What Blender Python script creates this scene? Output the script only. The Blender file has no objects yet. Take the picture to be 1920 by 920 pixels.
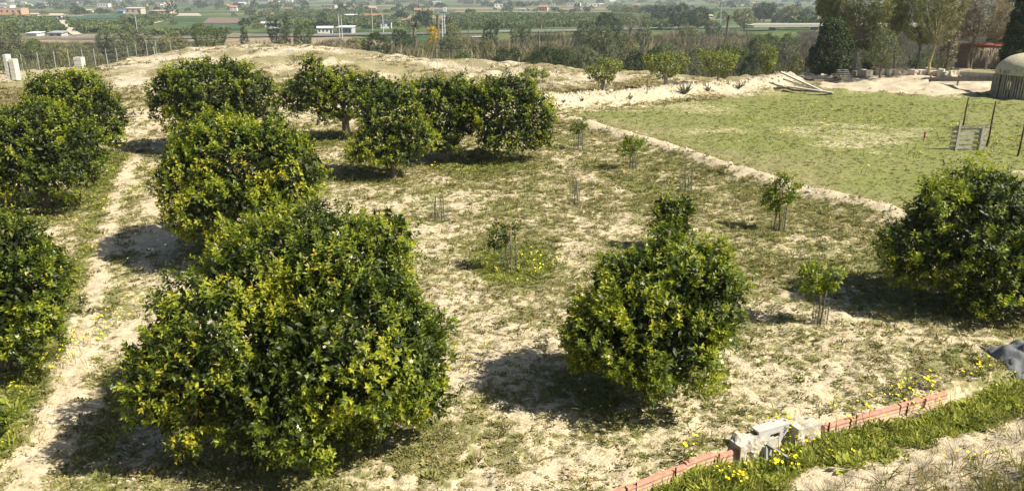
import bpy, math, random
import numpy as np
from mathutils import Vector, Matrix

random.seed(7)
RNG = np.random.default_rng(7)
SC = bpy.context.scene
COL = SC.collection

# ------------------------------------------------------------------ camera
CAM_H, PITCH, F = 6.0, math.radians(18.0), 1450.0      # F: focal length in photo pixels (photo is 1920 wide)
cam_data = bpy.data.cameras.new('camera')
cam_data.sensor_width = 36.0
cam_data.lens = 36.0 * F / 1920.0
cam_data.clip_start, cam_data.clip_end = 0.1, 12000.0
cam = bpy.data.objects.new('camera', cam_data)
COL.objects.link(cam)
cam.location = (0, 0, CAM_H)
cam.rotation_euler = (math.pi / 2 - PITCH, 0, 0)
SC.camera = cam

# ------------------------------------------------------------------ sky, sun, exposure
SUN_EL = math.radians(46)
SUN_H = Vector((0.94, -0.33)).normalized()
SUN = Vector((SUN_H.x * math.cos(SUN_EL), SUN_H.y * math.cos(SUN_EL), math.sin(SUN_EL)))
world = bpy.data.worlds.new('World')
SC.world = world
world.use_nodes = True
wn = world.node_tree
bg = wn.nodes['Background']
sky = wn.nodes.new('ShaderNodeTexSky')
sky.sky_type = 'NISHITA'
sky.sun_disc = False
sky.sun_elevation = SUN_EL
sky.sun_rotation = math.atan2(SUN.x, SUN.y)
sky.air_density, sky.dust_density, sky.ozone_density = 1.0, 1.5, 1.0
wn.links.new(sky.outputs['Color'], bg.inputs['Color'])
bg.inputs['Strength'].default_value = 0.056
sun_data = bpy.data.lights.new('sun', 'SUN')
sun_data.energy = 5.0
sun_data.angle = math.radians(0.53)
sun_data.color = (1.0, 0.935, 0.81)
sun = bpy.data.objects.new('sun', sun_data)
COL.objects.link(sun)
sun.rotation_euler = SUN.to_track_quat('Z', 'Y').to_euler()
SC.view_settings.view_transform = 'Standard'
SC.view_settings.look = 'None'
SC.view_settings.exposure = 0.92
SC.view_settings.gamma = 1.0
SC.view_settings.use_curve_mapping = False
SC.cycles.max_bounces = 6
SC.cycles.diffuse_bounces = 3
SC.cycles.glossy_bounces = 2
SC.cycles.transmission_bounces = 3
SC.cycles.transparent_max_bounces = 6
SC.cycles.volume_bounces = 0
SC.cycles.adaptive_threshold = 0.02
SC.cycles.caustics_reflective = False
SC.cycles.caustics_refractive = False

# ------------------------------------------------------------------ noise
def _h(ix, iy, iz, seed):
    n = (ix.astype(np.int64) * 374761393 + iy.astype(np.int64) * 668265263 + iz.astype(np.int64) * 2147483647 + seed * 974634777) & 0xffffffff
    n = ((n ^ (n >> 13)) * 1274126177) & 0xffffffff
    n = ((n ^ (n >> 16)) * 2246822519) & 0xffffffff
    return ((n ^ (n >> 15)) & 0xffffff) / float(0xffffff)

def noise2(x, y, seed=0):
    x = np.asarray(x, float); y = np.asarray(y, float)
    ix, iy = np.floor(x), np.floor(y)
    fx, fy = x - ix, y - iy
    fx = fx * fx * (3 - 2 * fx); fy = fy * fy * (3 - 2 * fy)
    z = np.zeros_like(ix)
    a, b = _h(ix, iy, z, seed), _h(ix + 1, iy, z, seed)
    c, d = _h(ix, iy + 1, z, seed), _h(ix + 1, iy + 1, z, seed)
    return (a * (1 - fx) + b * fx) * (1 - fy) + (c * (1 - fx) + d * fx) * fy

def noise3(p, seed=0):
    i = np.floor(p); f = p - i
    f = f * f * (3 - 2 * f)
    out = np.zeros(len(p))
    for dx in (0, 1):
        for dy in (0, 1):
            for dz in (0, 1):
                w = (f[:, 0] if dx else 1 - f[:, 0]) * (f[:, 1] if dy else 1 - f[:, 1]) * (f[:, 2] if dz else 1 - f[:, 2])
                out += w * _h(i[:, 0] + dx, i[:, 1] + dy, i[:, 2] + dz, seed)
    return out

def fbm(x, y, octaves=4, seed=0):
    s, a, t = 0.0, 0.5, 0.0
    for o in range(octaves):
        s = s + a * noise2(x * 2 ** o + 17.3 * o, y * 2 ** o - 9.1 * o, seed + o)
        t += a; a *= 0.5
    return s / t

def smooth(a, b, x):
    t = np.clip((np.asarray(x, float) - a) / (b - a), 0, 1)
    return t * t * (3 - 2 * t)

# ------------------------------------------------------------------ measuring: photo pixel -> place
CP, SP = math.cos(PITCH), math.sin(PITCH)
def ray(px, py):
    u, v = (px - 960.0) / F, (py - 460.0) / F
    return np.array((u, CP - v * SP, -SP - v * CP))
def slope_of(py):
    d = ray(960, py); return -d[2] / d[1]
def at(px, py, Y):
    d = ray(px, py); t = Y / d[1]
    return np.array((d[0] * t, Y, CAM_H + d[2] * t))
def depth(p):                      # distance along the camera axis
    return p[1] * CP - (p[2] - CAM_H) * SP
def m_per_px(p):
    return depth(p) / F

# ------------------------------------------------------------------ terrain shape
_cpx = np.array([-900, -200, 0, 170, 300, 430, 520, 600, 700, 850, 1000, 1100, 1300, 1450, 1520, 1700, 1920, 2600.])
_cD = np.array([62, 62, 63, 66, 76, 83, 86, 85, 80, 71, 67, 63, 59, 61, 68, 72, 74, 74.])
_cy = np.array([150, 150, 143, 135, 105, 89, 86, 89, 103, 122, 128, 141, 153, 155, 144, 137, 134, 134.])
_ctan = (_cpx - 960) / F / 1.024
_cz = np.array([CAM_H - slope_of(y) * D * math.cos(math.atan(t)) for y, D, t in zip(_cy, _cD, _ctan)])
PLAIN = -8.0

# kerb wall line (bottom right of the photo) in plan
WALL = np.array([(-6.0, 5.0), (1.15, 8.30), (2.60, 9.12), (3.85, 9.72), (5.0, 10.2), (6.55, 10.85), (8.6, 11.75), (14, 14.2)])

def poly_dist(x, y, pts, signed=False):
    best = np.full(np.shape(x), 1e9); sg = np.ones(np.shape(x))
    for (x0, y0), (x1, y1) in zip(pts[:-1], pts[1:]):
        dx, dy = x1 - x0, y1 - y0
        L2 = dx * dx + dy * dy
        t = np.clip(((x - x0) * dx + (y - y0) * dy) / L2, 0, 1)
        d = np.hypot(x - x0 - t * dx, y - y0 - t * dy)
        c = (x - x0) * dy - (y - y0) * dx
        m = d < best
        best = np.where(m, d, best); sg = np.where(m, np.sign(c), sg)
    return best * sg if signed else best

def terrain0(x, y):
    x = np.asarray(x, float); y = np.asarray(y, float)
    r = np.hypot(x, y)
    ta = np.where(y > 0.3 * np.abs(x), x / np.maximum(y, 0.3 * np.abs(x) + 1e-6), np.sign(x) * 3.3)
    D = np.interp(ta, _ctan, _cD); zc = np.interp(ta, _ctan, _cz)
    z = zc * smooth(0.45, 1.0, r / D)
    drop = np.where(r > D, 1 - np.exp(-np.maximum(r - D - 2.0, 0) / 42.0), 0.0)
    z = z + (PLAIN - zc) * drop * smooth(0, 10, r - D)
    # bank on the house side of the kerb wall
    d = poly_dist(x, y, WALL, True)
    z = z + np.where(d > 0, -0.14 + 2.3 * smooth(0.45, 7.0, d), 0.0)
    return z

_T = np.geomspace(4, 9000, 800)
def G(px, py, fn=None):
    fn = fn or terrain
    d = ray(px, py); ts = _T
    for _ in range(2):
        p = d[None, :] * ts[:, None]
        k = int(np.argmax(p[:, 2] + CAM_H < fn(p[:, 0], p[:, 1])))
        if k == 0: k = len(ts) - 1
        lo, hi = ts[k - 1], ts[k]
        ts = np.linspace(lo, hi, 40)
    q = d * 0.5 * (lo + hi)
    return np.array((q[0], q[1], q[2] + CAM_H))

def line_w(pts, fn=terrain0):
    return np.array([G(a, b, fn)[:2] for a, b in pts])

BANK_A = line_w([(1045, 226), (1100, 236), (1170, 258), (1240, 280), (1330, 312), (1420, 340), (1520, 368), (1620, 392), (1700, 412), (1800, 440)])
BANK_B = line_w([(1010, 200), (1100, 196), (1200, 189), (1300, 178), (1400, 170), (1475, 160)])
BANK_C = line_w([(985, 270), (1060, 310), (1130, 345), (1180, 372)])
CREST_L = line_w([(200, 132), (300, 112), (420, 94), (520, 91), (600, 95), (700, 108), (850, 126), (1000, 132), (1100, 146)])

def terrain(x, y, fine=True):
    z = terrain0(x, y)
    r = np.hypot(x, y)
    near = 1 - smooth(70, 110, r)
    z = z + near * 0.16 * (fbm(x / 3.5, y / 3.5, 3, 5) - 0.5)
    wob = 0.55 + 0.9 * fbm(x / 1.1, y / 1.1, 3, 11)
    z = z + 0.26 * wob * np.exp(-(poly_dist(x, y, BANK_A) / 0.55) ** 2)
    rub = np.exp(-(poly_dist(x, y, BANK_B) / 1.1) ** 2)
    z = z + 0.62 * wob * rub + rub * .22 * np.abs(fbm(x / .6, y / .6, 2, 13) - .5)
    z = z + 0.04 * wob * np.exp(-(poly_dist(x, y, BANK_C) / 0.45) ** 2)
    z = z + near * smooth(48, 62, r) * (0.7 * (fbm(x / 4.0, y / 6.0, 3, 31) - 0.5) + .9 * np.abs(fbm(x / 1.4, y / 2.0, 3, 33) - .5))
    z = z + smooth(110, 200, r) * (1 - smooth(400, 900, r)) * 1.2 * (fbm(x / 40, y / 40, 3, 77) - 0.5)
    if fine:
        k = 1 - smooth(28, 60, r)
        z = z + k * (0.055 * (fbm(x / 0.42, y / 0.42, 3, 21) - 0.5) + 0.10 * (np.abs(noise2(x / 0.8, y / 0.8, 25) - 0.5)) - 0.04 * smooth(.55, .85, noise2(x / 0.17, y / 0.17, 27)))
    return z

# ------------------------------------------------------------------ ground cover fields
def blob(px, py, rx, ry, val, fn=terrain0):
    c = G(px, py, fn); m = m_per_px(c)
    a = G(px, py - ry, fn); b = G(px, py + ry, fn)
    return (c[0], c[1], rx * m, max(0.15, 0.5 * abs(a[1] - b[1])), val)

COVER = [blob(*b) for b in [
    (1250, 330, 330, 130, .64), (1400, 520, 260, 110, .60), (1650, 640, 260, 70, .52), (1550, 450, 150, 60, .64),
    (1000, 340, 120, 60, .56), (930, 420, 110, 60, .58), (1120, 470, 90, 60, .58),
    (1000, 640, 140, 70, .42), (900, 640, 60, 120, .40), (1150, 860, 200, 60, .55), (1000, 880, 130, 40, .42),
    (760, 830, 130, 60, .72), (900, 780, 45, 60, .6), (740, 460, 110, 80, .34), (820, 380, 110, 40, .42),
    (690, 325, 80, 26, .78), (900, 310, 110, 26, .85), (610, 262, 45, 18, .8), (840, 350, 50, 12, .6),
    (330, 465, 90, 30, .62), (250, 660, 60, 110, .35), (210, 640, 40, 30, .7), (330, 430, 60, 40, .16),
    (300, 560, 60, 60, .16), (90, 395, 100, 26, .75), (180, 350, 40, 40, .75), (205, 305, 35, 22, .9), (100, 440, 70, 30, .22),
    (210, 400, 22, 40, .85), (172, 490, 16, 45, .85), (140, 560, 26, 40, .92), (110, 640, 40, 50, .95), (60, 720, 60, 50, .95),
    (20, 820, 70, 60, .92), (60, 900, 60, 30, .75), (180, 890, 90, 50, .85), (215, 760, 36, 70, .6), (240, 500, 26, 50, .35),
    (1130, 730, 120, 70, .75), (1300, 770, 90, 40, .58), (1720, 540, 130, 60, .72), (1820, 690, 100, 40, .6), (1440, 720, 60, 30, .3),
    (958, 494, 92, 46, 1.0), (1500, 650, 120, 40, .45), (300, 880, 200, 60, .65), (480, 900, 200, 40, .7), (1620, 350, 200, 60, .80),
]]
TRACK = line_w([(258, 290), (228, 340), (205, 430), (180, 540), (150, 640), (120, 740), (80, 830), (40, 920)])
TRACK2 = line_w([(330, 350), (310, 440), (270, 560), (235, 640)])
STRIP = line_w([(215, 300), (208, 340), (195, 400), (165, 480), (135, 560), (100, 640), (62, 720), (20, 820), (-20, 920)])
STRIP2 = line_w([(232, 390), (222, 470), (212, 560), (200, 650), (215, 750), (200, 840), (185, 930)])
MEADOW = line_w([(1060, 215), (1250, 272), (1420, 332), (1600, 384), (1760, 430), (2300, 540), (2900, 330), (2500, 160), (1900, 172), (1700, 180), (1580, 172), (1480, 172), (1300, 192)])
YARD = line_w([(1540, 170), (1650, 176), (1760, 180), (1860, 172), (2050, 178), (2050, 150), (1850, 148), (1700, 141), (1600, 145), (1540, 155)])

def in_poly(x, y, P):
    ins = np.zeros(np.shape(x), bool)
    n = len(P)
    for i in range(n):
        x0, y0 = P[i]; x1, y1 = P[(i + 1) % n]
        c = ((y0 > y) != (y1 > y)) & (x < (x1 - x0) * (y - y0) / (y1 - y0 + 1e-12) + x0)
        ins ^= c
    return ins

def fields(x, y):
    """weed cover 0..1, dryness 0..1 at plan points"""
    x = np.asarray(x, float); y = np.asarray(y, float)
    r = np.hypot(x, y)
    c = np.full(x.shape, 0.41)
    for bx, by, rx, ry, v in COVER:
        q = ((x - bx) / rx) ** 2 + ((y - by) / ry) ** 2
        w = np.exp(-q ** 1.4)
        c = c * (1 - w) + v * w
    dry = 0.48 + 0.3 * (fbm(x / 2.2, y / 2.2, 3, 41) - 0.5) * 2
    for P, wd, v in ((STRIP, .42, .97), (STRIP2, .24, .78), (TRACK, .32, .12), (TRACK2, .6, .2)):
        w = np.exp(-(poly_dist(x, y, P) / (wd * (.45 + 1.1 * fbm(x / .6, y / .6, 3, 121)))) ** 2)
        c = c * (1 - w) + v * w
    back = smooth(36, 44, r) * (1 - smooth(-2, 3, x + (r - 40) * 0.05))
    c = c * (1 - back) + 0.20 * back
    mb = smooth(44, 50, r)
    cb_ = np.clip(0.50 + 2.8 * (fbm(x / 3.0, y / 5.0, 4, 51) - 0.47), .05, .95)
    c = c * (1 - mb) + cb_ * mb; dry = dry * (1 - mb) + (0.75 + .2 * fbm(x / 5, y / 5, 2, 53)) * mb
    # meadow behind the soil bank
    me = in_poly(x, y, MEADOW).astype(float)
    var = fbm(x / 5, y / 3, 4, 61)
    cm = 1.0 - 0.42 * smooth(0.57, 0.74, var)
    c = c * (1 - me) + cm * me
    dm = -.30 + 0.75 * fbm(x / 4, y / 4, 3, 63) + .4 * smooth(5.0, 1.0, poly_dist(x, y, BANK_A))
    dry = dry * (1 - me) + dm * me
    lush = smooth(.62, .9, c) * (1 - me) * (1 - mb)
    dry = dry * (1 - .85 * lush)
    ya = in_poly(x, y, YARD)
    c = np.where(ya, 0.04, c)
    for P, wd, v in ((BANK_A, .38, .06), (BANK_B, 1.25, .02), (BANK_C, .3, .48)):
        w = np.exp(-(poly_dist(x, y, P) / wd) ** 4) * (0.7 + 0.5 * fbm(x / .7, y / .7, 2, 71))
        w = np.clip(w, 0, 1)
        c = c * (1 - w) + v * w
    w = np.exp(-(poly_dist(x, y, CREST_L) / 1.2) ** 2) * np.clip(.1 + 1.2 * fbm(x / 2, y / 2, 3, 81), 0, 1)
    c = c * (1 - w) + .06 * w
    # house-side bank: lush strip, bare middle, long dry grass
    d = poly_dist(x, y, WALL, True)
    dn = d + 0.7 * (fbm(x / 0.8, y / 0.8, 3, 91) - 0.5)
    strip = np.exp(-((dn - 0.50) / 0.42) ** 4)
    cb = 0.97 * strip + 0.22 * (1 - strip)
    rough = smooth(1.9, 3.0, dn)
    cb = cb * (1 - rough) + 0.30 * rough
    db = 0.0 * strip + 0.58 * (1 - strip)
    c = np.where(d > 0, cb, c); dry = np.where(d > 0, db, dry)
    return np.clip(c, 0, 1), np.clip(dry, 0, 1)

def weediness(x, y):
    c, dry = fields(x, y)
    pn = 0.45 * fbm(x / 0.45, y / 0.45, 2, 105) + 0.55 * fbm(x / 1.3, y / 1.3, 3, 111)
    return np.clip(c + 1.15 * (pn - 0.5) * (1 - .8 * smooth(.78, .95, c)), 0, 1), dry, c

# ------------------------------------------------------------------ material helpers
def new_mat(name):
    m = bpy.data.materials.new(name); m.use_nodes = True
    nt = m.node_tree
    b = nt.nodes['Principled BSDF']
    return m, nt, b

def N(nt, kind, **kw):
    n = nt.nodes.new(kind)
    for k, v in kw.items():
        if k.startswith('i_'):
            key = k[2:].replace('_', ' ')
            n.inputs[key].default_value = v
        else:
            setattr(n, k, v)
    return n

def ramp(nt, stops, interp='LINEAR'):
    n = nt.nodes.new('ShaderNodeValToRGB')
    cr = n.color_ramp; cr.interpolation = interp
    while len(cr.elements) < len(stops): cr.elements.new(0.5)
    for e, (p, c) in zip(cr.elements, stops):
        e.position = p; e.color = (*c, 1) if len(c) == 3 else c
    return n

def mixc(nt, fac, a, b, blend='MIX'):
    n = nt.nodes.new('ShaderNodeMix'); n.data_type = 'RGBA'; n.blend_type = blend
    for sock, v in ((n.inputs[0], fac), (n.inputs[6], a), (n.inputs[7], b)):
        if isinstance(v, (int, float)): sock.default_value = v
        elif isinstance(v, tuple): sock.default_value = (*v, 1) if len(v) == 3 else v
        else: nt.links.new(v, sock)
    return n.outputs[2]

def math_n(nt, op, a, b=0.0, clamp=False):
    n = nt.nodes.new('ShaderNodeMath'); n.operation = op; n.use_clamp = clamp
    for s, v in zip(n.inputs, (a, b)):
        if isinstance(v, (int, float)): s.default_value = v
        else: nt.links.new(v, s)
    return n.outputs[0]

def noise_n(nt, scale, detail=3.0, rough=0.55, vec=None):
    n = nt.nodes.new('ShaderNodeTexNoise')
    n.inputs['Scale'].default_value = scale; n.inputs['Detail'].default_value = detail; n.inputs['Roughness'].default_value = rough
    if vec is not None: nt.links.new(vec, n.inputs['Vector'])
    return n.outputs['Fac']

def pos_vec(nt):
    return nt.nodes.new('ShaderNodeNewGeometry').outputs['Position']
def obj_vec(nt):
    return nt.nodes.new('ShaderNodeTexCoord').outputs['Object']

def simple_mat(name, c1, c2, scale=4.0, rough=0.85, bump=0.3, bdist=0.02, spec=0.2, detail=5.0):
    m, nt, b = new_mat(name)
    v = obj_vec(nt)
    f = noise_n(nt, scale, detail, 0.65, v)
    r = ramp(nt, [(0.3, c1), (0.7, c2)]); nt.links.new(f, r.inputs[0])
    nt.links.new(r.outputs[0], b.inputs['Base Color'])
    b.inputs['Roughness'].default_value = rough
    b.inputs['Specular IOR Level'].default_value = spec
    if bump:
        f2 = noise_n(nt, scale * 3.0, detail, 0.7, v)
        bn = N(nt, 'ShaderNodeBump', i_Strength=bump, i_Distance=bdist)
        nt.links.new(f2, bn.inputs['Height']); nt.links.new(bn.outputs[0], b.inputs['Normal'])
    return m

# ------------------------------------------------------------------ mesh helpers
def mesh_np(name, verts, tris=None, quads=None, mats=(), attrs=None, smooth_shade=False):
    verts = np.asarray(verts, np.float32).reshape(-1, 3)
    me = bpy.data.meshes.new(name)
    nt = 0 if tris is None else len(tris); nq = 0 if quads is None else len(quads)
    me.vertices.add(len(verts)); me.vertices.foreach_set('co', verts.ravel())
    loops, starts = [], []
    pos = 0
    if nt:
        loops.append(np.asarray(tris, np.int32).ravel()); starts.append(np.arange(nt) * 3); pos = nt * 3
    if nq:
        loops.append(np.asarray(quads, np.int32).ravel()); starts.append(pos + np.arange(nq) * 4)
    loops = np.concatenate(loops).astype(np.int32); starts = np.concatenate(starts).astype(np.int32)
    me.loops.add(len(loops)); me.loops.foreach_set('vertex_index', loops)
    me.polygons.add(nt + nq); me.polygons.foreach_set('loop_start', starts)
    if smooth_shade: me.polygons.foreach_set('use_smooth', np.ones(nt + nq, bool))
    me.update(calc_edges=True); me.validate()
    for k, (typ, data) in (attrs or {}).items():
        a = me.attributes.new(k, typ, 'POINT')
        a.data.foreach_set('color' if typ == 'FLOAT_COLOR' else ('vector' if typ == 'FLOAT_VECTOR' else 'value'), np.asarray(data, np.float32).ravel())
    for m in mats: me.materials.append(m)
    return me

def add_obj(name, me, parent=None, loc=None):
    o = bpy.data.objects.new(name, me); COL.objects.link(o)
    if loc is not None: o.location = loc
    if parent is not None: o.parent = parent
    return o

def tag(o, label=None, cat=None, group=None, kind=None):
    if label: o['label'] = label
    if cat: o['category'] = cat
    if group: o['group'] = group
    if kind: o['kind'] = kind
    return o

def thing(name, loc, label, cat, group=None, rz=0.0):
    o = bpy.data.objects.new(name, None); COL.objects.link(o)
    o.empty_display_size = 0.3
    o.location = tuple(loc); o.rotation_euler = (0, 0, rz)
    return tag(o, label, cat, group)

class MB:
    """collects boxes, tubes and prisms into one mesh"""
    def __init__(self): self.v, self.f = [], []
    def quad_strip(self, ring0, ring1):
        pass
    def raw(self, vs, fs):
        k = len(self.v); self.v += [tuple(p) for p in vs]; self.f += [tuple(i + k for i in f) for f in fs]; return self
    def box(self, c, s, rz=0.0, jit=0.0, M=None):
        hx, hy, hz = s[0] / 2, s[1] / 2, s[2] / 2
        vs = []
        for x, y, z in ((-1, -1, -1), (1, -1, -1), (1, 1, -1), (-1, 1, -1), (-1, -1, 1), (1, -1, 1), (1, 1, 1), (-1, 1, 1)):
            p = Vector((x * hx + random.uniform(-jit, jit), y * hy + random.uniform(-jit, jit), z * hz + random.uniform(-jit, jit)))
            if rz: p = Matrix.Rotation(rz, 3, 'Z') @ p
            if M is not None: p = M @ p
            vs.append(p + Vector(c))
        return self.raw(vs, [(0, 3, 2, 1), (4, 5, 6, 7), (0, 1, 5, 4), (1, 2, 6, 5), (2, 3, 7, 6), (3, 0, 4, 7)])
    def tube(self, pts, rads, n=6, cap=True):
        pts = [Vector(p) for p in pts]
        if isinstance(rads, (int, float)): rads = [rads] * len(pts)
        k = len(self.v); prev = None
        for i, p in enumerate(pts):
            d = (pts[min(i + 1, len(pts) - 1)] - pts[max(i - 1, 0)]).normalized()
            a = d.orthogonal().normalized() if prev is None else (prev - d * prev.dot(d)).normalized()
            prev = a; b = d.cross(a)
            for j in range(n):
                t = 2 * math.pi * j / n
                self.v.append(tuple(p + (a * math.cos(t) + b * math.sin(t)) * rads[i]))
        for i in range(len(pts) - 1):
            for j in range(n):
                a0 = k + i * n + j; a1 = k + i * n + (j + 1) % n
                self.f.append((a0, a1, a1 + n, a0 + n))
        if cap:
            self.f.append(tuple(k + j for j in reversed(range(n))))
            self.f.append(tuple(k + (len(pts) - 1) * n + j for j in range(n)))
        return self
    def mesh(self, name, mat, smooth_shade=False):
        me = bpy.data.meshes.new(name); me.from_pydata(self.v, [], self.f); me.update()
        if mat: me.materials.append(mat)
        if smooth_shade:
            for p in me.polygons: p.use_smooth = True
        return me
    def build(self, name, mat, parent=None, loc=None, smooth_shade=False):
        return add_obj(name, self.mesh(name, mat, smooth_shade), parent, loc)

def unit(v):
    return v / np.maximum(np.linalg.norm(v, axis=-1, keepdims=True), 1e-9)

# ------------------------------------------------------------------ ground material and sheet
def ground_material():
    m, nt, b = new_mat('ground')
    L = nt.links.new
    pv = pos_vec(nt)
    att = N(nt, 'ShaderNodeAttribute', attribute_name='cover')
    sep = N(nt, 'ShaderNodeSeparateColor'); L(att.outputs['Color'], sep.inputs[0])
    weed, dry, far = sep.outputs[0], sep.outputs[1], sep.outputs[2]
    nm = noise_n(nt, 0.7, 9, 0.78, pv); n1 = noise_n(nt, 0.9, 5, 0.6, pv); n2 = noise_n(nt, 9.0, 4, 0.65, pv); n3 = noise_n(nt, 34.0, 3, 0.6, pv)
    s1 = ramp(nt, [(0.30, (0.44, 0.355, 0.23)), (0.55, (0.51, 0.42, 0.285)), (0.75, (0.60, 0.515, 0.37))]); L(n1, s1.inputs[0])
    s2 = ramp(nt, [(0.34, (0.27, 0.205, 0.12)), (0.50, (0.53, 0.44, 0.30)), (0.70, (0.64, 0.555, 0.41))]); L(n2, s2.inputs[0])
    soil = mixc(nt, 0.55, s1.outputs[0], s2.outputs[0])
    s3 = ramp(nt, [(0.36, (0.30, 0.245, 0.165)), (0.5, (0.46, 0.39, 0.275)), (0.62, (0.60, 0.52, 0.39))]); L(nm, s3.inputs[0])
    marl = N(nt, 'ShaderNodeMapRange'); marl.inputs['From Min'].default_value = 0.62; marl.inputs['From Max'].default_value = 0.85; L(dry, marl.inputs['Value'])
    soil = mixc(nt, marl.outputs[0], soil, s3.outputs[0])
    g1 = ramp(nt, [(0.25, (0.08, 0.11, 0.022)), (0.5, (0.15, 0.178, 0.038)), (0.75, (0.23, 0.245, 0.068))]); L(n2, g1.inputs[0])
    g2 = ramp(nt, [(0.28, (0.13, 0.11, 0.055)), (0.5, (0.22, 0.185, 0.095)), (0.72, (0.34, 0.285, 0.165))]); L(n2, g2.inputs[0])
    dd = math_n(nt, 'MULTIPLY_ADD', n1, 0.9); nt.nodes[-1].inputs[2].default_value = -0.45
    dsum = math_n(nt, 'ADD', dry, dd, True)
    green = mixc(nt, dsum, g1.outputs[0], g2.outputs[0])
    wn_ = math_n(nt, 'MULTIPLY_ADD', n3, 0.8); nt.nodes[-1].inputs[2].default_value = -0.42
    n4 = noise_n(nt, 6.5, 5, 0.7, pv)
    nmc = math_n(nt, 'MULTIPLY', math_n(nt, 'SUBTRACT', nm, 0.5), math_n(nt, 'MULTIPLY', dry, 2.6))
    n4c = math_n(nt, 'MULTIPLY_ADD', n4, 2.6); nt.nodes[-1].inputs[2].default_value = -0.8
    wd_ = math_n(nt, 'SUBTRACT', math_n(nt, 'ADD', weed, nmc), n4c)
    w = math_n(nt, 'MULTIPLY_ADD', wd_, 3.2); nt.nodes[-1].inputs[2].default_value = 0.5; nt.nodes[-1].use_clamp = True
    w = math_n(nt, 'MULTIPLY', w, 0.92)
    nearc = mixc(nt, w, soil, green)
    # plain beyond the plateau: patchwork of fields
    mp = N(nt, 'ShaderNodeMapping'); mp.inputs['Rotation'].default_value = (0, 0, 0.35); mp.inputs['Scale'].default_value = (1 / 130., 1 / 60., 1)
    L(pv, mp.inputs['Vector'])
    vo = N(nt, 'ShaderNodeTexVoronoi', distance='CHEBYCHEV'); vo.inputs['Scale'].default_value = 1.0; L(mp.outputs[0], vo.inputs['Vector'])
    sepv = N(nt, 'ShaderNodeSeparateColor'); L(vo.outputs['Color'], sepv.inputs[0])
    fr = ramp(nt, [(0.0, (0.045, 0.075, 0.022)), (0.25, (0.07, 0.105, 0.032)), (0.5, (0.10, 0.12, 0.045)), (0.7, (0.14, 0.13, 0.065)), (0.82, (0.24, 0.20, 0.13)), (0.9, (0.065, 0.105, 0.035))], 'CONSTANT')
    L(sepv.outputs[0], fr.inputs[0])
    fn = noise_n(nt, 0.12, 6, 0.7, pv)
    fr2 = ramp(nt, [(0.3, (0.5, 0.5, 0.5)), (0.7, (1.5, 1.45, 1.4))]); L(fn, fr2.inputs[0])
    farc = mixc(nt, 1.0, fr.outputs[0], fr2.outputs[0], 'MULTIPLY')
    slopec = ramp(nt, [(0.35, (0.085, 0.10, 0.035)), (0.6, (0.17, 0.155, 0.08))]); L(fn, slopec.inputs[0])
    f2 = math_n(nt, 'MULTIPLY', far, 2.0, True)
    f3 = math_n(nt, 'MULTIPLY_ADD', far, 2.0); nt.nodes[-1].inputs[2].default_value = -1.0; nt.nodes[-1].use_clamp = True
    c = mixc(nt, f2, nearc, slopec.outputs[0])
    c = mixc(nt, f3, c, farc)
    L(c, b.inputs['Base Color'])
    b.inputs['Roughness'].default_value = 0.95
    b.inputs['Specular IOR Level'].default_value = 0.1
    bn = N(nt, 'ShaderNodeBump', i_Strength=0.55, i_Distance=0.05)
    hh = math_n(nt, 'MULTIPLY_ADD', n2, 1.0); L(n3, nt.nodes[-1].inputs[2])
    L(hh, bn.inputs['Height']); L(bn.outputs[0], b.inputs['Normal'])
    return m

def build_ground():
    ang = np.concatenate([np.radians(np.arange(-180, -48, 4.0)), np.radians(np.arange(-48, 48, 0.24)), np.radians(np.arange(48, 180, 4.0))])
    rad = [0.6]
    while rad[-1] < 9000:
        r = rad[-1]
        rad.append(r * (1.0065 if 6.5 < r < 44 else (1.012 if r < 120 else 1.03)) if r > 6.5 else r * 1.08)
    rad = np.array(rad)
    A, R = np.meshgrid(ang, rad)
    X, Y = R * np.sin(A), R * np.cos(A)
    Z = terrain(X.ravel(), Y.ravel())
    V = np.stack([X.ravel(), Y.ravel(), Z], 1)
    na, nr = len(ang), len(rad)
    i, j = np.meshgrid(np.arange(nr - 1), np.arange(na), indexing='ij')
    j2 = (j + 1) % na
    Q = np.stack([i * na + j, (i + 1) * na + j, (i + 1) * na + j2, i * na + j2], -1).reshape(-1, 4)[:, ::-1]
    V = np.vstack([V, [[0, 0, float(terrain(np.array([0.]), np.array([0.]))[0])]]])
    k = len(V) - 1
    tr = np.array([[k, (jj + 1) % na, jj] for jj in range(na)])
    x, y = V[:, 0], V[:, 1]
    w, dry, c = weediness(x, y)
    r = np.hypot(x, y)
    ta = np.where(y > 0.3 * np.abs(x), x / np.maximum(y, 0.3 * np.abs(x) + 1e-6), np.sign(x) * 3.3)
    D = np.interp(ta, _ctan, _cD)
    wfar = smooth(25, 45, r)
    w = w * (1 - wfar) + c * wfar
    far = 0.5 * smooth(1, 14, r - D) + 0.5 * smooth(60, 120, r - D)
    colr = np.stack([w, dry, far, np.ones_like(w)], 1)
    me = mesh_np('ground', V, tr, Q, [ground_material()], {'cover': ('FLOAT_COLOR', colr)}, True)
    o = add_obj('ground', me)
    tag(o, 'pale dry soil with patchy weeds, falling away to the green valley plain', 'ground', kind='structure')

build_ground()

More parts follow.
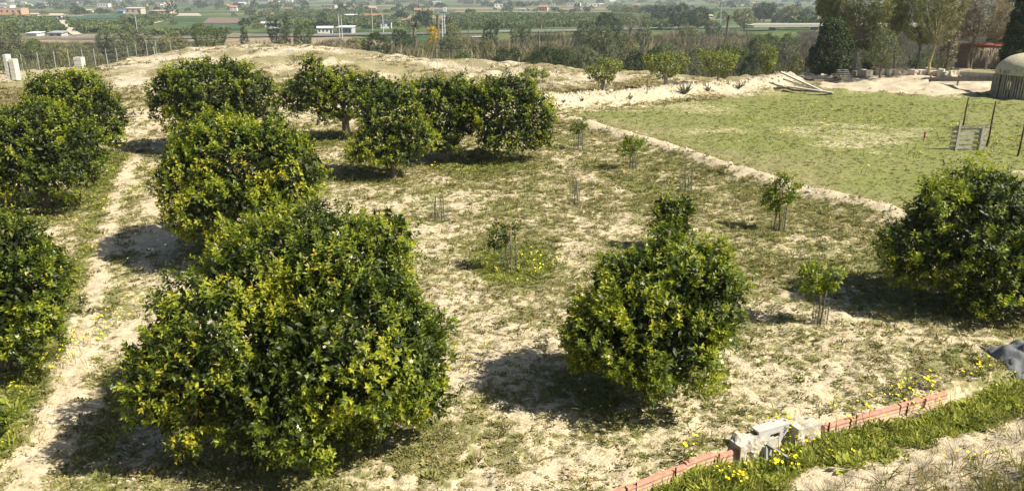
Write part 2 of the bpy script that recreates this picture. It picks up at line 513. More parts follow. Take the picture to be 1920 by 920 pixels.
# ------------------------------------------------------------------ leaves
def leaf_material(name, stops, rough=0.46, trans=0.38, spec=0.34):
    m, nt, b = new_mat(name)
    L = nt.links.new
    att = N(nt, 'ShaderNodeAttribute', attribute_name='tint')
    r = ramp(nt, stops); L(att.outputs['Fac'], r.inputs[0])
    L(r.outputs[0], b.inputs['Base Color'])
    b.inputs['Roughness'].default_value = rough
    b.inputs['Specular IOR Level'].default_value = spec
    tr = N(nt, 'ShaderNodeBsdfTranslucent')
    tc = mixc(nt, 1.0, r.outputs[0], (1.5, 1.6, 0.5), 'MULTIPLY'); L(tc, tr.inputs['Color'])
    mx = N(nt, 'ShaderNodeMixShader'); mx.inputs[0].default_value = trans
    L(b.outputs[0], mx.inputs[1]); L(tr.outputs[0], mx.inputs[2])
    L(mx.outputs[0], nt.nodes['Material Output'].inputs['Surface'])
    return m

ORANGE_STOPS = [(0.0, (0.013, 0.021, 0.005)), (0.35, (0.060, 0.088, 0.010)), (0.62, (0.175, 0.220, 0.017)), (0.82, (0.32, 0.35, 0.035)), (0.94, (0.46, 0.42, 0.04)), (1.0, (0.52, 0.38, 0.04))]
M_ORANGE = leaf_material('orange_leaf', ORANGE_STOPS)
M_BARK = simple_mat('bark', (0.10, 0.075, 0.05), (0.22, 0.18, 0.135), 12, 0.9, 0.6, 0.02)

def leaf_arrays(p, axis, nrm, ln, wd, tint, ntri):
    """p base (n,3), axis leaf direction, nrm face normal, ln length, wd width"""
    axis = unit(axis); side = unit(np.cross(axis, nrm)); nrm = np.cross(side, axis)
    n = len(p); ln = ln[:, None]; wd = wd[:, None]
    if ntri == 4:
        l = p + axis * ln * .45 + side * wd * .5 + nrm * wd * .16
        r = p + axis * ln * .45 - side * wd * .5 + nrm * wd * .16
        mdl = p + axis * ln * .48
        t = p + axis * ln - nrm * ln * .14
        V = np.stack([p, r, mdl, l, t], 1).reshape(-1, 3)
        o = (np.arange(n) * 5)[:, None]
        T = np.concatenate([o + [0, 1, 2], o + [0, 2, 3], o + [2, 1, 4], o + [2, 4, 3]])
        a = np.repeat(tint, 5)
    else:
        l = p + axis * ln * .5 + side * wd * .5 + nrm * wd * .18
        r = p + axis * ln * .5 - side * wd * .5 + nrm * wd * .18
        t = p + axis * ln - nrm * ln * .06
        V = np.stack([p, r, t, l], 1).reshape(-1, 3)
        o = (np.arange(n) * 4)[:, None]
        T = np.concatenate([o + [0, 1, 2], o + [0, 2, 3]])
        a = np.repeat(tint, 4)
    return V, T, a

def sphere_pts(n, rng):
    v = rng.normal(size=(n, 3)); return unit(v)

def crown_shoots(lobes, dens, rng, lump=0.13, lump_f=1.5, inner=0.93, floor=None, scale=1.0, gap=0.0):
    """points, outward normals on the outer surface of a union of ellipsoids (c, r)"""
    P, Nn = [], []
    for i, (c, r) in enumerate(lobes):
        c = np.asarray(c); r = np.asarray(r)
        area = 4 * math.pi * ((r[0] * r[1]) ** 1.6 / 3 + (r[0] * r[2]) ** 1.6 / 3 + (r[1] * r[2]) ** 1.6 / 3) ** (1 / 1.6)
        n = max(8, int(area * dens))
        s = sphere_pts(n, rng)
        q = c + s * r
        k = 1 + lump * 2 * (noise3(q * lump_f + 31.7, 3) - 0.5)
        q = c + s * r * k[:, None]
        nn = unit(s / r)
        n2 = noise3(q * 3.1 + 7.7, 5); n3 = noise3(q * 7.0 + 1.7, 6)
        q = q + nn * (0.70 * scale * (n2 - 0.5) + 0.22 * scale * (n3 - 0.5) + np.abs(rng.normal(0, 0.05 * scale, n)) - 0.05 * scale)[:, None]
        keep = np.ones(n, bool)
        for j, (c2, r2) in enumerate(lobes):
            if j != i: keep &= (((q - c2) / (np.asarray(r2) * inner)) ** 2).sum(1) > 1
        if floor is not None: keep &= q[:, 2] > floor
        if gap: keep &= (0.6 * n2 + 0.4 * n3) > gap
        P.append(q[keep]); Nn.append(nn[keep])
    return np.vstack(P), np.vstack(Nn)

def shoot_leaves(P, D, rng, k=12, ln=0.095, wd=0.042, stem=0.2, base_tint=0.35, tip_gain=0.4, droop=0.25, clump_tint=None):
    n = len(P)
    D = unit(D)
    a = unit(np.cross(D, rng.normal(size=(n, 3)))); b = np.cross(D, a)
    pos, ax, nr, L, W, T = [], [], [], [], [], []
    ph0 = rng.uniform(0, 6.28, n)
    vig = rng.normal(0, 0.09, n) + (0 if clump_tint is None else clump_tint)
    for i in range(k):
        f = (i + 0.5) / k                      # 0 base .. 1 tip
        ph = ph0 + i * 2.39996 + rng.normal(0, .3, n)
        th = np.radians(92 - 62 * f) + rng.normal(0, .22, n)
        rad = a * np.cos(ph)[:, None] + b * np.sin(ph)[:, None]
        ax_ = D * np.cos(th)[:, None] + rad * np.sin(th)[:, None]
        ax_[:, 2] -= droop * (1 - f)
        ax_ = unit(ax_)
        up = D * np.sin(th)[:, None] - rad * np.cos(th)[:, None]
        up = unit(up + rng.normal(0, .28, (n, 3)))
        pos.append(P + D * (stem * (f - 0.85))[..., None] if np.ndim(stem) else P + D * (stem * (f - 0.85)))
        ax.append(ax_); nr.append(up)
        sz = (1.05 - 0.45 * f * f) * rng.uniform(.75, 1.2, n)
        L.append(ln * sz); W.append(wd * sz * rng.uniform(.85, 1.15, n))
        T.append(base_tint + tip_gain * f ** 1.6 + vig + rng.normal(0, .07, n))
    return np.vstack(pos), np.vstack(ax), np.vstack(nr), np.concatenate(L), np.concatenate(W), np.clip(np.concatenate(T), 0, 0.9)

def limb(mb, a, b, r0, r1, rng, segs=4, sag=0.12, n=7):
    a, b = np.asarray(a, float), np.asarray(b, float)
    L = np.linalg.norm(b - a); pts = []
    for i in range(segs + 1):
        t = i / segs
        p = a * (1 - t) + b * t
        if 0 < i < segs: p = p + rng.normal(0, sag * L / 4, 3)
        pts.append(p)
    mb.tube(pts, [r0 + (r1 - r0) * i / segs for i in range(segs + 1)], n)
    return pts

def unit_leaf(t):
    v = [(0, 0, 0), (.45, -.5, .16), (.48, 0, 0), (.45, .5, .16), (1, 0, -.25), (.75, -.3, .02), (.75, .3, .02)]
    return mesh_np('leaf', v, [(0, 1, 2), (0, 2, 3), (2, 1, 5), (2, 5, 4), (2, 4, 6), (2, 6, 3)], None, [M_ORANGE], {'tint': ('FLOAT', [t] * 7)})
LEAVES = [unit_leaf((i + .5) / 8) for i in range(8)]

def orange_tree(base_px, lobes_px, label, seed, dens=60, k=13, ln=0.086, wd=0.038, ntri=4, tint=0.36, gain=0.42, yellow=0.02, fork=0.55, trunk_r=0.09, blossoms=0, inner_n=0.55, single=0, stem=0.2, clump=0.20, gap=0.43):
    rng = np.random.default_rng(seed)
    base = G(*base_px)
    root = thing('orange_tree', base, label, 'orange tree')
    lobes = []
    for (px, py, Y, rx, ry, rz) in lobes_px:
        lobes.append((at(px, py, Y) - base, (rx, ry, rz)))
    floor = 0.08
    P, Nn = crown_shoots(lobes, dens, rng, floor=floor, gap=gap)
    D = Nn * 0.75 + np.array((0, 0, .45)) + rng.normal(0, .35, Nn.shape)
    far_out = rng.random(len(P)) < .07
    P = P + far_out[:, None] * unit(Nn * .6 + np.array((0, 0, .7))) * rng.uniform(.04, .24, len(P))[:, None]
    ct = clump * 2 * (noise3(P * 1.7 + seed, 9) - 0.5) * 2
    p, ax, nr, L, W, T = shoot_leaves(P, D, rng, k, ln, wd, stem, tint, gain, clump_tint=ct)
    yn = noise3(P * 1.3 + 5, 13) + .35 * (noise3(P * 5.0, 15) - .5)
    yl = rng.random(len(T)) < yellow * 9 * np.tile(smooth(.60, .78, yn), k) + yellow * .12
    T = np.where(yl, rng.uniform(.88, 1.0, len(T)), T)
    # inner leaves that close the crown, tinted dark: crown shade put into the colour
    C = np.array([c for c, r in lobes]); Rr = np.array([r for c, r in lobes])
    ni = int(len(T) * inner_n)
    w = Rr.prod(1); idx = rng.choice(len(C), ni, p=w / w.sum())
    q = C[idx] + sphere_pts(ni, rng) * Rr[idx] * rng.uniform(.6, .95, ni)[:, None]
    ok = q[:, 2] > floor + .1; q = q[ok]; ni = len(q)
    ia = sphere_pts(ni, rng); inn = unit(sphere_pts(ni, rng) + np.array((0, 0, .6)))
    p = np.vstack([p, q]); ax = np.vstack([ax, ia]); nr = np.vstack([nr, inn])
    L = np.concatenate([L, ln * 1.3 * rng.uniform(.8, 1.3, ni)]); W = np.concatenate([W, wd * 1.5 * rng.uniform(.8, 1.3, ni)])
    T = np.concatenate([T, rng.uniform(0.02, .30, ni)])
    if single:                         # the leaves that show largest are parts of their own
        sc_ = (L / 0.09) * 9.0 / np.maximum(p[:, 1] + base[1], 1) * (np.abs(nr @ unit(-base + (0, 0, CAM_H))) + .2) * (np.arange(len(L)) < len(P) * k)
        pick = np.argsort(-sc_)[:single]
        for i in pick:
            a_ = unit(ax[i]); s_ = unit(np.cross(a_, nr[i])); n_ = np.cross(s_, a_)
            lv = bpy.data.objects.new('leaf', LEAVES[int(np.clip(T[i] * 8, 0, 7))]); COL.objects.link(lv); lv.parent = root
            M4 = Matrix(((*(a_ * L[i]),), (*(s_ * W[i]),), (*(n_ * W[i]),))).transposed().to_4x4()
            M4.translation = Vector(p[i]); lv.matrix_local = M4
        msk = np.ones(len(L), bool); msk[pick] = False
        p, ax, nr, L, W, T = p[msk], ax[msk], nr[msk], L[msk], W[msk], T[msk]
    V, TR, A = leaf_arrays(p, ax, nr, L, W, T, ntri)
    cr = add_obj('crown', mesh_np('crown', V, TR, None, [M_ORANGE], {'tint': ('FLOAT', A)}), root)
    cr['kind'] = 'stuff'
    # trunk and limbs
    mb = MB()
    top = np.array((rng.normal(0, .05), rng.normal(0, .05), fork))
    limb(mb, (0, 0, -0.1), top, trunk_r * 1.25, trunk_r, rng, 3, .06, 9)
    trunk = mb.build('trunk', M_BARK, root, smooth_shade=True)
    for c, r in lobes:
        mb = MB()
        c = np.asarray(c)
        pts = limb(mb, top - (0, 0, .05), c + (0, 0, .1), trunk_r * .7, trunk_r * .25, rng, 4, .22)
        for _ in range(4):
            s = sphere_pts(1, rng)[0] * np.asarray(r) * .8
            limb(mb, pts[-2], c + s, trunk_r * .3, .008, rng, 3, .2, 5)
        mb.build('limb', M_BARK, trunk, smooth_shade=True)
    if blossoms:
        sel = rng.choice(len(P), blossoms)
        bp = P[sel] + unit(D[sel]) * .03
        fv, ft = [], []
        for c, d in zip(bp, unit(D[sel] + rng.normal(0, .5, (blossoms, 3)))):
            a = unit(np.cross(d, (0.3, .2, 1))); b = np.cross(d, a)
            for rep in range(rng.integers(1, 3)):
                cc = c + rng.normal(0, .025, 3) * rep
                for i in range(5):
                    t = i * 1.2566 + rep
                    u = a * math.cos(t) + b * math.sin(t); s = np.cross(d, u)
                    kk = len(fv)
                    fv += [cc, cc + u * .015 + s * .006 + d * .006, cc + u * .028 + d * .004, cc + u * .015 - s * .006 + d * .006]
                    ft += [(kk, kk + 1, kk + 2), (kk, kk + 2, kk + 3)]
        bo = add_obj('blossoms', mesh_np('blossoms', fv, ft, None, [M_BLOSSOM]), root)
        bo['kind'] = 'stuff'
    return root

M_BLOSSOM = simple_mat('blossom', (0.75, 0.74, 0.70), (0.85, 0.84, 0.80), 5, 0.6, 0)

# ------------------------------------------------------------------ orange trees
orange_tree((520, 815), [(500, 520, 10.7, .8, 1.1, .75), (650, 505, 10.5, .9, 1.1, .7), (720, 440, 10.6, .42, .6, .35), (590, 445, 10.8, .6, .7, .42),
    (420, 640, 9.7, 1.05, 1.2, .9), (650, 640, 9.6, 1.2, 1.3, .95), (325, 690, 9.4, .55, .9, .62), (770, 680, 9.6, .52, .9, .62), (540, 720, 9.1, 1.05, .9, .65), (572, 846, 8.15, .27, .28, .24), (350, 785, 8.9, .32, .36, .25), (800, 745, 9.3, .26, .4, .34)],
    'largest and nearest orange tree, wide crown with yellowing leaves low at the front', 101, dens=86, tint=.33, yellow=.018, blossoms=70, trunk_r=.11, single=260)
orange_tree((1228, 722), [(1225, 590, 10.8, 1.05, .95, .75), (1120, 612, 10.7, .45, .75, .5), (1335, 575, 10.8, .45, .75, .55), (1265, 500, 11.0, .72, .75, .42), (1175, 530, 10.9, .55, .7, .42), (1325, 510, 10.9, .4, .6, .35), (1225, 655, 10.4, .95, .75, .45), (1105, 648, 10.6, .32, .5, .28), (1255, 445, 10.9, .22, .25, .22)],
    'rounded bright green orange tree with white blossom, nearest to the terracotta kerb wall', 102, dens=86, tint=.39, gain=.44, yellow=.001, clump=.12, blossoms=60, single=160)
orange_tree((1872, 585), [(1820, 430, 14.5, 1.2, 1.2, .9), (1720, 460, 14.4, .6, .9, .55), (1900, 450, 14.6, 1.1, 1.2, 1.0), (1845, 360, 14.7, .75, .8, .45), (1765, 400, 14.6, .6, .7, .5), (1865, 535, 13.9, .85, .8, .5), (1705, 485, 14.2, .38, .5, .35), (1960, 500, 14.3, .9, .9, .8)],
    'dark green orange tree cut by the right edge of the picture', 103, dens=62, k=12, ln=.092, wd=.041, tint=.36, yellow=.004, blossoms=40)
orange_tree((10, 690), [(0, 520, 11.8, .95, 1.1, .85), (62, 545, 11.7, .5, .8, .52), (-80, 510, 11.8, 1, 1, .95), (30, 612, 11.4, .62, .75, .48), (8, 440, 11.9, .42, .5, .3), (100, 525, 11.8, .24, .3, .2)],
    'orange tree cut by the left edge, white blossom among greyish leaves', 104, dens=72, tint=.33, yellow=.012, blossoms=50)
orange_tree((-75, 870), [(-62, 800, 8.9, .44, .5, .42), (-95, 760, 9.0, .4, .4, .4), (-8, 800, 8.8, .13, .2, .12)],
    'leafy sprigs of an orange tree reaching in at the lower left edge', 105, dens=60, trunk_r=.05, fork=.25, yellow=.01)
orange_tree((430, 468), [(450, 315, 18.0, 1.55, 1.5, 1.1), (362, 335, 17.6, .8, 1, .8), (545, 325, 17.8, .72, 1, .8), (440, 390, 17.0, 1.25, 1.1, .8), (400, 255, 18.4, .8, .9, .5), (350, 400, 17.2, .5, .7, .4), (500, 265, 18.3, .7, .8, .5)],
    'yellowish green orange tree just behind the largest tree', 106, dens=44, k=11, ln=.11, wd=.052, ntri=2, tint=.46, gain=.42, yellow=.04, clump=.12)
orange_tree((395, 285), [(400, 170, 31, 1.8, 1.8, 1.1), (330, 175, 31, 1.0, 1.2, .9), (470, 175, 31, .95, 1.2, .9), (350, 138, 31, .8, .8, .5), (430, 138, 31, .9, .9, .5), (400, 222, 30.3, 1.7, 1.5, .8), (305, 205, 30.6, .45, .6, .4), (505, 205, 30.6, .4, .6, .5)],
    'big orange tree behind the yellowish one, beside the dirt track', 107, dens=26, k=9, ln=.14, wd=.068, ntri=2, tint=.36, gain=.42, yellow=.02)
orange_tree((88, 388), [(60, 275, 22.3, 1.45, 1.5, 1.0), (130, 275, 22.2, .85, 1, .85), (0, 285, 22.3, 1.1, 1.2, .9), (70, 222, 22.5, .95, .9, .5), (100, 322, 21.7, 1.15, 1., .6), (20, 330, 21.8, 1.1, 1., .5), (165, 300, 22.0, .4, .6, .5)],
    'wide orange tree at the left edge with its trunk in its own shadow', 108, dens=36, k=10, ln=.12, wd=.056, ntri=2, tint=.38, yellow=.008, fork=.7)
orange_tree((165, 302), [(140, 195, 29, 1.4, 1.4, 1.0), (198, 222, 28.6, .68, .9, .8), (100, 172, 29.2, .9, 1, .7), (208, 252, 28.4, .4, .5, .35), (150, 155, 29.2, .7, .7, .4)],
    'orange tree behind the left edge tree, below the square concrete pillar', 109, dens=28, k=9, ln=.135, wd=.065, ntri=2, tint=.37, yellow=.03)
orange_tree((652, 262), [(590, 165, 33.3, 1.15, 1.3, .8), (660, 172, 33.3, 1.1, 1.2, .7), (556, 188, 33.2, .7, .8, .5), (585, 124, 33.4, .48, .5, .4), (700, 172, 33.4, .9, .9, .7), (615, 208, 32.8, .6, .6, .28), (640, 142, 33.4, .6, .6, .4)],
    'orange tree with forked bare trunk showing below its crown', 110, dens=25, k=9, ln=.145, wd=.07, ntri=2, tint=.36, fork=.85, trunk_r=.15, yellow=.01)
orange_tree((738, 335), [(730, 215, 26.5, 1.1, 1.1, .8), (700, 268, 26.0, .75, .9, .6), (772, 252, 26.3, .75, .9, .7), (742, 180, 26.6, .7, .7, .42), (680, 288, 25.7, .4, .5, .3), (740, 290, 25.8, .7, .7, .3)],
    'orange tree standing furthest forward in the middle clump', 111, dens=31, k=10, ln=.125, wd=.06, ntri=2, tint=.35)
orange_tree((835, 305), [(830, 205, 28.9, 1.0, 1.0, 1.0), (800, 172, 29, .68, .8, .55), (862, 170, 29, .7, .8, .5), (830, 258, 28.5, .75, .8, .45), (872, 225, 28.9, .5, .6, .6)],
    'orange tree second from the right in the middle clump', 112, dens=28, k=9, ln=.135, wd=.065, ntri=2, tint=.33)
orange_tree((932, 297), [(940, 202, 29, 1.3, 1.3, 1.0), (1002, 218, 29, .78, .95, .9), (890, 192, 29, .7, .9, .7), (962, 168, 29.1, .9, .9, .5), (950, 255, 28.6, 1.15, 1., .5), (1028, 252, 28.8, .3, .4, .35)],
    'dense orange tree at the right end of the middle clump', 113, dens=28, k=9, ln=.135, wd=.065, ntri=2, tint=.35, fork=.7)
orange_tree((1250, 470), [(1262, 402, 18, .38, .38, .30), (1250, 385, 18, .25, .25, .2), (1270, 425, 17.9, .32, .32, .26), (1284, 390, 18, .2, .2, .25)],
    'dark young orange tree peeking up behind the blossoming tree', 114, dens=70, k=9, ln=.095, wd=.05, ntri=2, tint=.24, gain=.3, trunk_r=.035, fork=.5)

# ------------------------------------------------------------------ saplings and wire guards
M_WIRE = simple_mat('galvanised_wire', (0.10, 0.11, 0.09), (0.20, 0.21, 0.18), 20, .6, 0)
M_STAKE = simple_mat('grey_stake', (0.10, 0.085, 0.065), (0.24, 0.21, 0.17), 15, .9, .3)
M_DARKSTAKE = simple_mat('rusty_bar', (0.035, 0.022, 0.017), (0.09, 0.05, 0.035), 25, .8, .3)

def guard_wires(r, h, rng, tilt=0.0):
    mb = MB(); n = 14
    for i in range(n):
        t = 2 * math.pi * i / n
        p = (r * math.cos(t), r * math.sin(t), -.02)
        mb.tube([p, (r * math.cos(t + tilt) + rng.normal(0, .008), r * math.sin(t + tilt), h + rng.normal(0, .02))], .0036, 3, False)
    for k in range(int(h / .09) + 1):
        z = .03 + k * .09
        mb.tube([(r * math.cos(2 * math.pi * i / 12), r * math.sin(2 * math.pi * i / 12), z + rng.normal(0, .006)) for i in range(13)], .0034, 3, False)
    return mb

def sapling(base_px, top_py, label, seed, crown=None, r=.14, guard_h=.55, group=None, dens=110, tint=.4, name='orange_sapling', cat='sapling', stakes=2):
    rng = np.random.default_rng(seed)
    b = G(*base_px)
    H = at(base_px[0], top_py, b[1])[2] - b[2]
    root = thing(name, b, label, cat, group)
    guard_wires(r, min(guard_h, H), rng, .12).build('wire_guard', M_WIRE, root)
    for s in range(stakes):
        a = rng.uniform(0, 6.28)
        mb = MB(); limb(mb, (r * math.cos(a), r * math.sin(a), -.05), (r * .8 * math.cos(a) + rng.normal(0, .04), r * .8 * math.sin(a), min(H, guard_h + .25) * rng.uniform(.9, 1.05)), .019, .015, rng, 2, .03, 5)
        mb.build('stake', M_STAKE, root)
    if crown:
        lobes = [(at(px, py, b[1]) - b + (0, dy, 0), rr) for px, py, dy, rr in crown]
        mb = MB(); limb(mb, (0, 0, -.05), np.mean([l[0] for l in lobes], 0), .02, .012, rng, 4, .08, 6)
        for c, _ in lobes: limb(mb, np.mean([l[0] for l in lobes], 0) * .75, c, .011, .005, rng, 3, .15, 5)
        mb.build('trunk', M_BARK, root, smooth_shade=True)
        P, Nn = crown_shoots([(c_, np.array(r_) * 1.12) for c_, r_ in lobes], dens * 1.0, rng, scale=.8, gap=.42)
        Dd = Nn * .8 + (0, 0, .4) + rng.normal(0, .4, Nn.shape)
        p, ax, nr, L, W, T = shoot_leaves(P, Dd, rng, 8, .095, .052, .12, tint, .35)
        V, TR, A = leaf_arrays(p, ax, nr, L, W, T, 2)
        c = add_obj('crown', mesh_np('crown', V, TR, None, [M_ORANGE], {'tint': ('FLOAT', A)}), root); c['kind'] = 'stuff'
    else:
        mb = MB(); limb(mb, (0, 0, -.05), (rng.normal(0, .03), rng.normal(0, .03), H * 1.02), .018, .010, rng, 4, .06, 5)
        limb(mb, (0, 0, H * .6), (rng.normal(0, .08), rng.normal(0, .05), H * .95), .007, .004, rng, 3, .1, 4)
        mb.build('stem', M_BARK, root)
    return root

sapling((1536, 607), 495, 'sapling with tilted wire guard between the blossoming tree and the right edge tree', 201, [(1535, 520, 0, (.28, .28, .15)), (1560, 538, 0, (.2, .22, .13)), (1515, 512, .05, (.16, .2, .11))], guard_h=.55, tint=.46)
sapling((1460, 432), 335, 'taller sapling with wire guard beside the soil bank of the meadow', 202, [(1462, 362, 0, (.3, .3, .26)), (1468, 345, 0, (.2, .2, .2)), (1452, 372, 0, (.2, .22, .18)), (1475, 372, 0, (.18, .2, .2))], guard_h=.62, tint=.42, dens=90)
sapling((1187, 318), 255, 'sapling with round leafy head and two stakes, second from the middle clump', 203, [(1185, 275, 0, (.34, .34, .27)), (1180, 264, 0, (.2, .2, .16)), (1196, 277, 0, (.24, .24, .2))], guard_h=.6, tint=.44, dens=75)
sapling((1084, 280), 228, 'small sapling in a wire guard close to the right end of the middle clump', 204, [(1089, 236, 0, (.24, .24, .2)), (1086, 245, 0, (.16, .18, .16))], guard_h=.85, tint=.34, dens=80, r=.2)
sapling((955, 505), 425, 'dark sapling in a wire guard inside the lush green weed circle', 205, [(943, 440, 0, (.2, .2, .15)), (957, 434, 0, (.16, .16, .14)), (938, 447, 0, (.12, .12, .1))], guard_h=.68, tint=.16, r=.2, dens=70)
sapling((1077, 383), 335, 'bare stem in a wire guard on the weedy ground left of the taller guard stake', 206, guard_h=.62, r=.15, name='guarded_stem', cat='sapling', stakes=1)
sapling((1284, 360), 312, 'bare stem in a wire guard nearest to the meadow soil bank', 207, guard_h=.7, r=.2, name='guarded_stem', cat='sapling', stakes=1)
sapling((828, 412), 358, 'bare stem with two thin stakes below the middle tree clump', 208, guard_h=.5, r=.2, name='guarded_stem', cat='sapling', stakes=2)

# ------------------------------------------------------------------ scattering
def scatter(name, label, cat, pts, protos, rot, scl, idx, attr=None, kind='stuff'):
    coll = bpy.data.collections.new(name + '_kinds')
    for i, me in enumerate(protos):
        o = bpy.data.objects.new(f'{name}_kind_{i:02d}', me); coll.objects.link(o)
    n = len(pts)
    me = bpy.data.meshes.new(name)
    me.vertices.add(n); me.vertices.foreach_set('co', np.asarray(pts, np.float32).ravel())
    for k, typ, data in (('rot', 'FLOAT_VECTOR', rot), ('scl', 'FLOAT', scl), ('idx', 'INT', idx), ('dry', 'FLOAT', attr if attr is not None else np.zeros(n))):
        a = me.attributes.new(k, typ, 'POINT')
        a.data.foreach_set('vector' if typ == 'FLOAT_VECTOR' else 'value', np.asarray(data, np.int32 if typ == 'INT' else np.float32).ravel())
    me.update()
    o = add_obj(name, me)
    ng = bpy.data.node_groups.new(name + '_scatter', 'GeometryNodeTree')
    ng.interface.new_socket('Geometry', in_out='INPUT', socket_type='NodeSocketGeometry')
    ng.interface.new_socket('Geometry', in_out='OUTPUT', socket_type='NodeSocketGeometry')
    gi = ng.nodes.new('NodeGroupInput'); go = ng.nodes.new('NodeGroupOutput')
    ip = ng.nodes.new('GeometryNodeInstanceOnPoints')
    ci = ng.nodes.new('GeometryNodeCollectionInfo'); ci.inputs['Collection'].default_value = coll
    ci.inputs['Separate Children'].default_value = True; ci.inputs['Reset Children'].default_value = True
    def na(nm, dt):
        x = ng.nodes.new('GeometryNodeInputNamedAttribute'); x.data_type = dt; x.inputs['Name'].default_value = nm
        return x.outputs['Attribute']
    l = ng.links.new
    l(gi.outputs[0], ip.inputs['Points']); l(ci.outputs[0], ip.inputs['Instance'])
    ip.inputs['Pick Instance'].default_value = True
    l(na('idx', 'INT'), ip.inputs['Instance Index'])
    e2r = ng.nodes.new('FunctionNodeEulerToRotation'); l(na('rot', 'FLOAT_VECTOR'), e2r.inputs[0]); l(e2r.outputs[0], ip.inputs['Rotation'])
    l(na('scl', 'FLOAT'), ip.inputs['Scale'])
    l(ip.outputs[0], go.inputs[0])
    md = o.modifiers.new('scatter', 'NODES'); md.node_group = ng
    tag(o, label, cat, kind=kind)
    return o

def weed_material(name, lush, dry, rough=.7, trans=.25):
    m, nt, b = new_mat(name)
    L = nt.links.new
    oi = N(nt, 'ShaderNodeObjectInfo')
    at_ = N(nt, 'ShaderNodeAttribute', attribute_name='dry', attribute_type='INSTANCER')
    r1 = ramp(nt, lush); L(oi.outputs['Random'], r1.inputs[0])
    r2 = ramp(nt, dry); L(oi.outputs['Random'], r2.inputs[0])
    c = mixc(nt, at_.outputs['Fac'], r1.outputs[0], r2.outputs[0])
    L(c, b.inputs['Base Color']); b.inputs['Roughness'].default_value = rough; b.inputs['Specular IOR Level'].default_value = .25
    tr = N(nt, 'ShaderNodeBsdfTranslucent'); L(c, tr.inputs['Color'])
    mx = N(nt, 'ShaderNodeMixShader'); mx.inputs[0].default_value = trans
    L(b.outputs[0], mx.inputs[1]); L(tr.outputs[0], mx.inputs[2]); L(mx.outputs[0], nt.nodes['Material Output'].inputs['Surface'])
    return m

LUSH = [(0, (.09, .115, .022)), (.4, (.165, .19, .034)), (.75, (.25, .27, .05)), (1, (.36, .35, .09))]
DRY = [(0, (.17, .145, .06)), (.4, (.29, .245, .11)), (.8, (.42, .36, .19)), (1, (.36, .24, .11))]
M_WEED = weed_material('weed', LUSH, DRY, trans=.35)

def tuft(n, rad, h, wdt, rng, spread=1.0, ntri=2):
    """low clump of leaves/blades"""
    a = rng.uniform(0, 6.28, n); rr = rad * np.sqrt(rng.random(n))
    p = np.stack([rr * np.cos(a), rr * np.sin(a), np.zeros(n)], 1)
    out = np.stack([np.cos(a + rng.normal(0, .6, n)), np.sin(a + rng.normal(0, .6, n)), np.zeros(n)], 1)
    el = rng.uniform(.25, 1.3, n) / spread
    ax = out * np.cos(el)[:, None] + np.array((0, 0, 1)) * np.sin(el)[:, None]
    nr = unit(-out * np.sin(el)[:, None] + np.array((0, 0, 1)) * np.cos(el)[:, None] + rng.normal(0, .3, (n, 3)))
    V, T, A = leaf_arrays(p, ax, nr, h * rng.uniform(.5, 1.2, n), wdt * rng.uniform(.6, 1.3, n), np.zeros(n), ntri)
    return V, T

def tuft_mesh(name, mat, *a, **k):
    V, T = tuft(*a, **k); return mesh_np(name, V, T, None, [mat])

rng = np.random.default_rng(55)
WEEDS = [tuft_mesh('weed', M_WEED, 18, .045, .05, .016, rng) for _ in range(3)] + [tuft_mesh('weed', M_WEED, 26, .06, .036, .022, rng, spread=1.8) for _ in range(3)] + [tuft_mesh('weed', M_WEED, 12, .03, .085, .010, rng, spread=.9)]

def scatter_pts(n_try, amin, amax, rmin, rmax, rng, power=1.0):
    """plan points in a sector, density falling as 1/r**power relative to even"""
    a = np.radians(rng.uniform(amin, amax, n_try))
    u = rng.random(n_try)
    e = 2 - power
    r = (rmin ** e + u * (rmax ** e - rmin ** e)) ** (1 / e)
    return r * np.sin(a), r * np.cos(a)

x, y = scatter_pts(330000, -40, 40, 7.2, 62, rng, .8)
w, dry, c = weediness(x, y)
d = poly_dist(x, y, WALL, True)
ok = (rng.random(len(x)) < np.clip(w, 0, 1) ** 1.3 * np.clip(c + .3, .2, 1)) & (rng.random(len(x)) > smooth(40, 62, np.hypot(x, y))) & ~(in_poly(x, y, MEADOW) & (rng.random(len(x)) > .25)) & ((d < -.05) | (d > .2))
x, y, dry = x[ok], y[ok], dry[ok]
z = terrain(x, y)
n = len(x)
r = np.hypot(x, y)
scatter('weeds', 'low patchy weeds and grass growing between the orange trees', 'weeds', np.stack([x, y, z - .005], 1), WEEDS,
        np.stack([rng.normal(0, .15, n), rng.normal(0, .15, n), rng.uniform(0, 6.28, n)], 1),
        rng.lognormal(-.1, .35, n) * (0.72 + .024 * r) * np.where(in_poly(x, y, MEADOW), .55, 1.0), rng.integers(0, len(WEEDS), n), np.clip(dry + rng.normal(0, .22, n), 0, 1))
print('weeds', n)

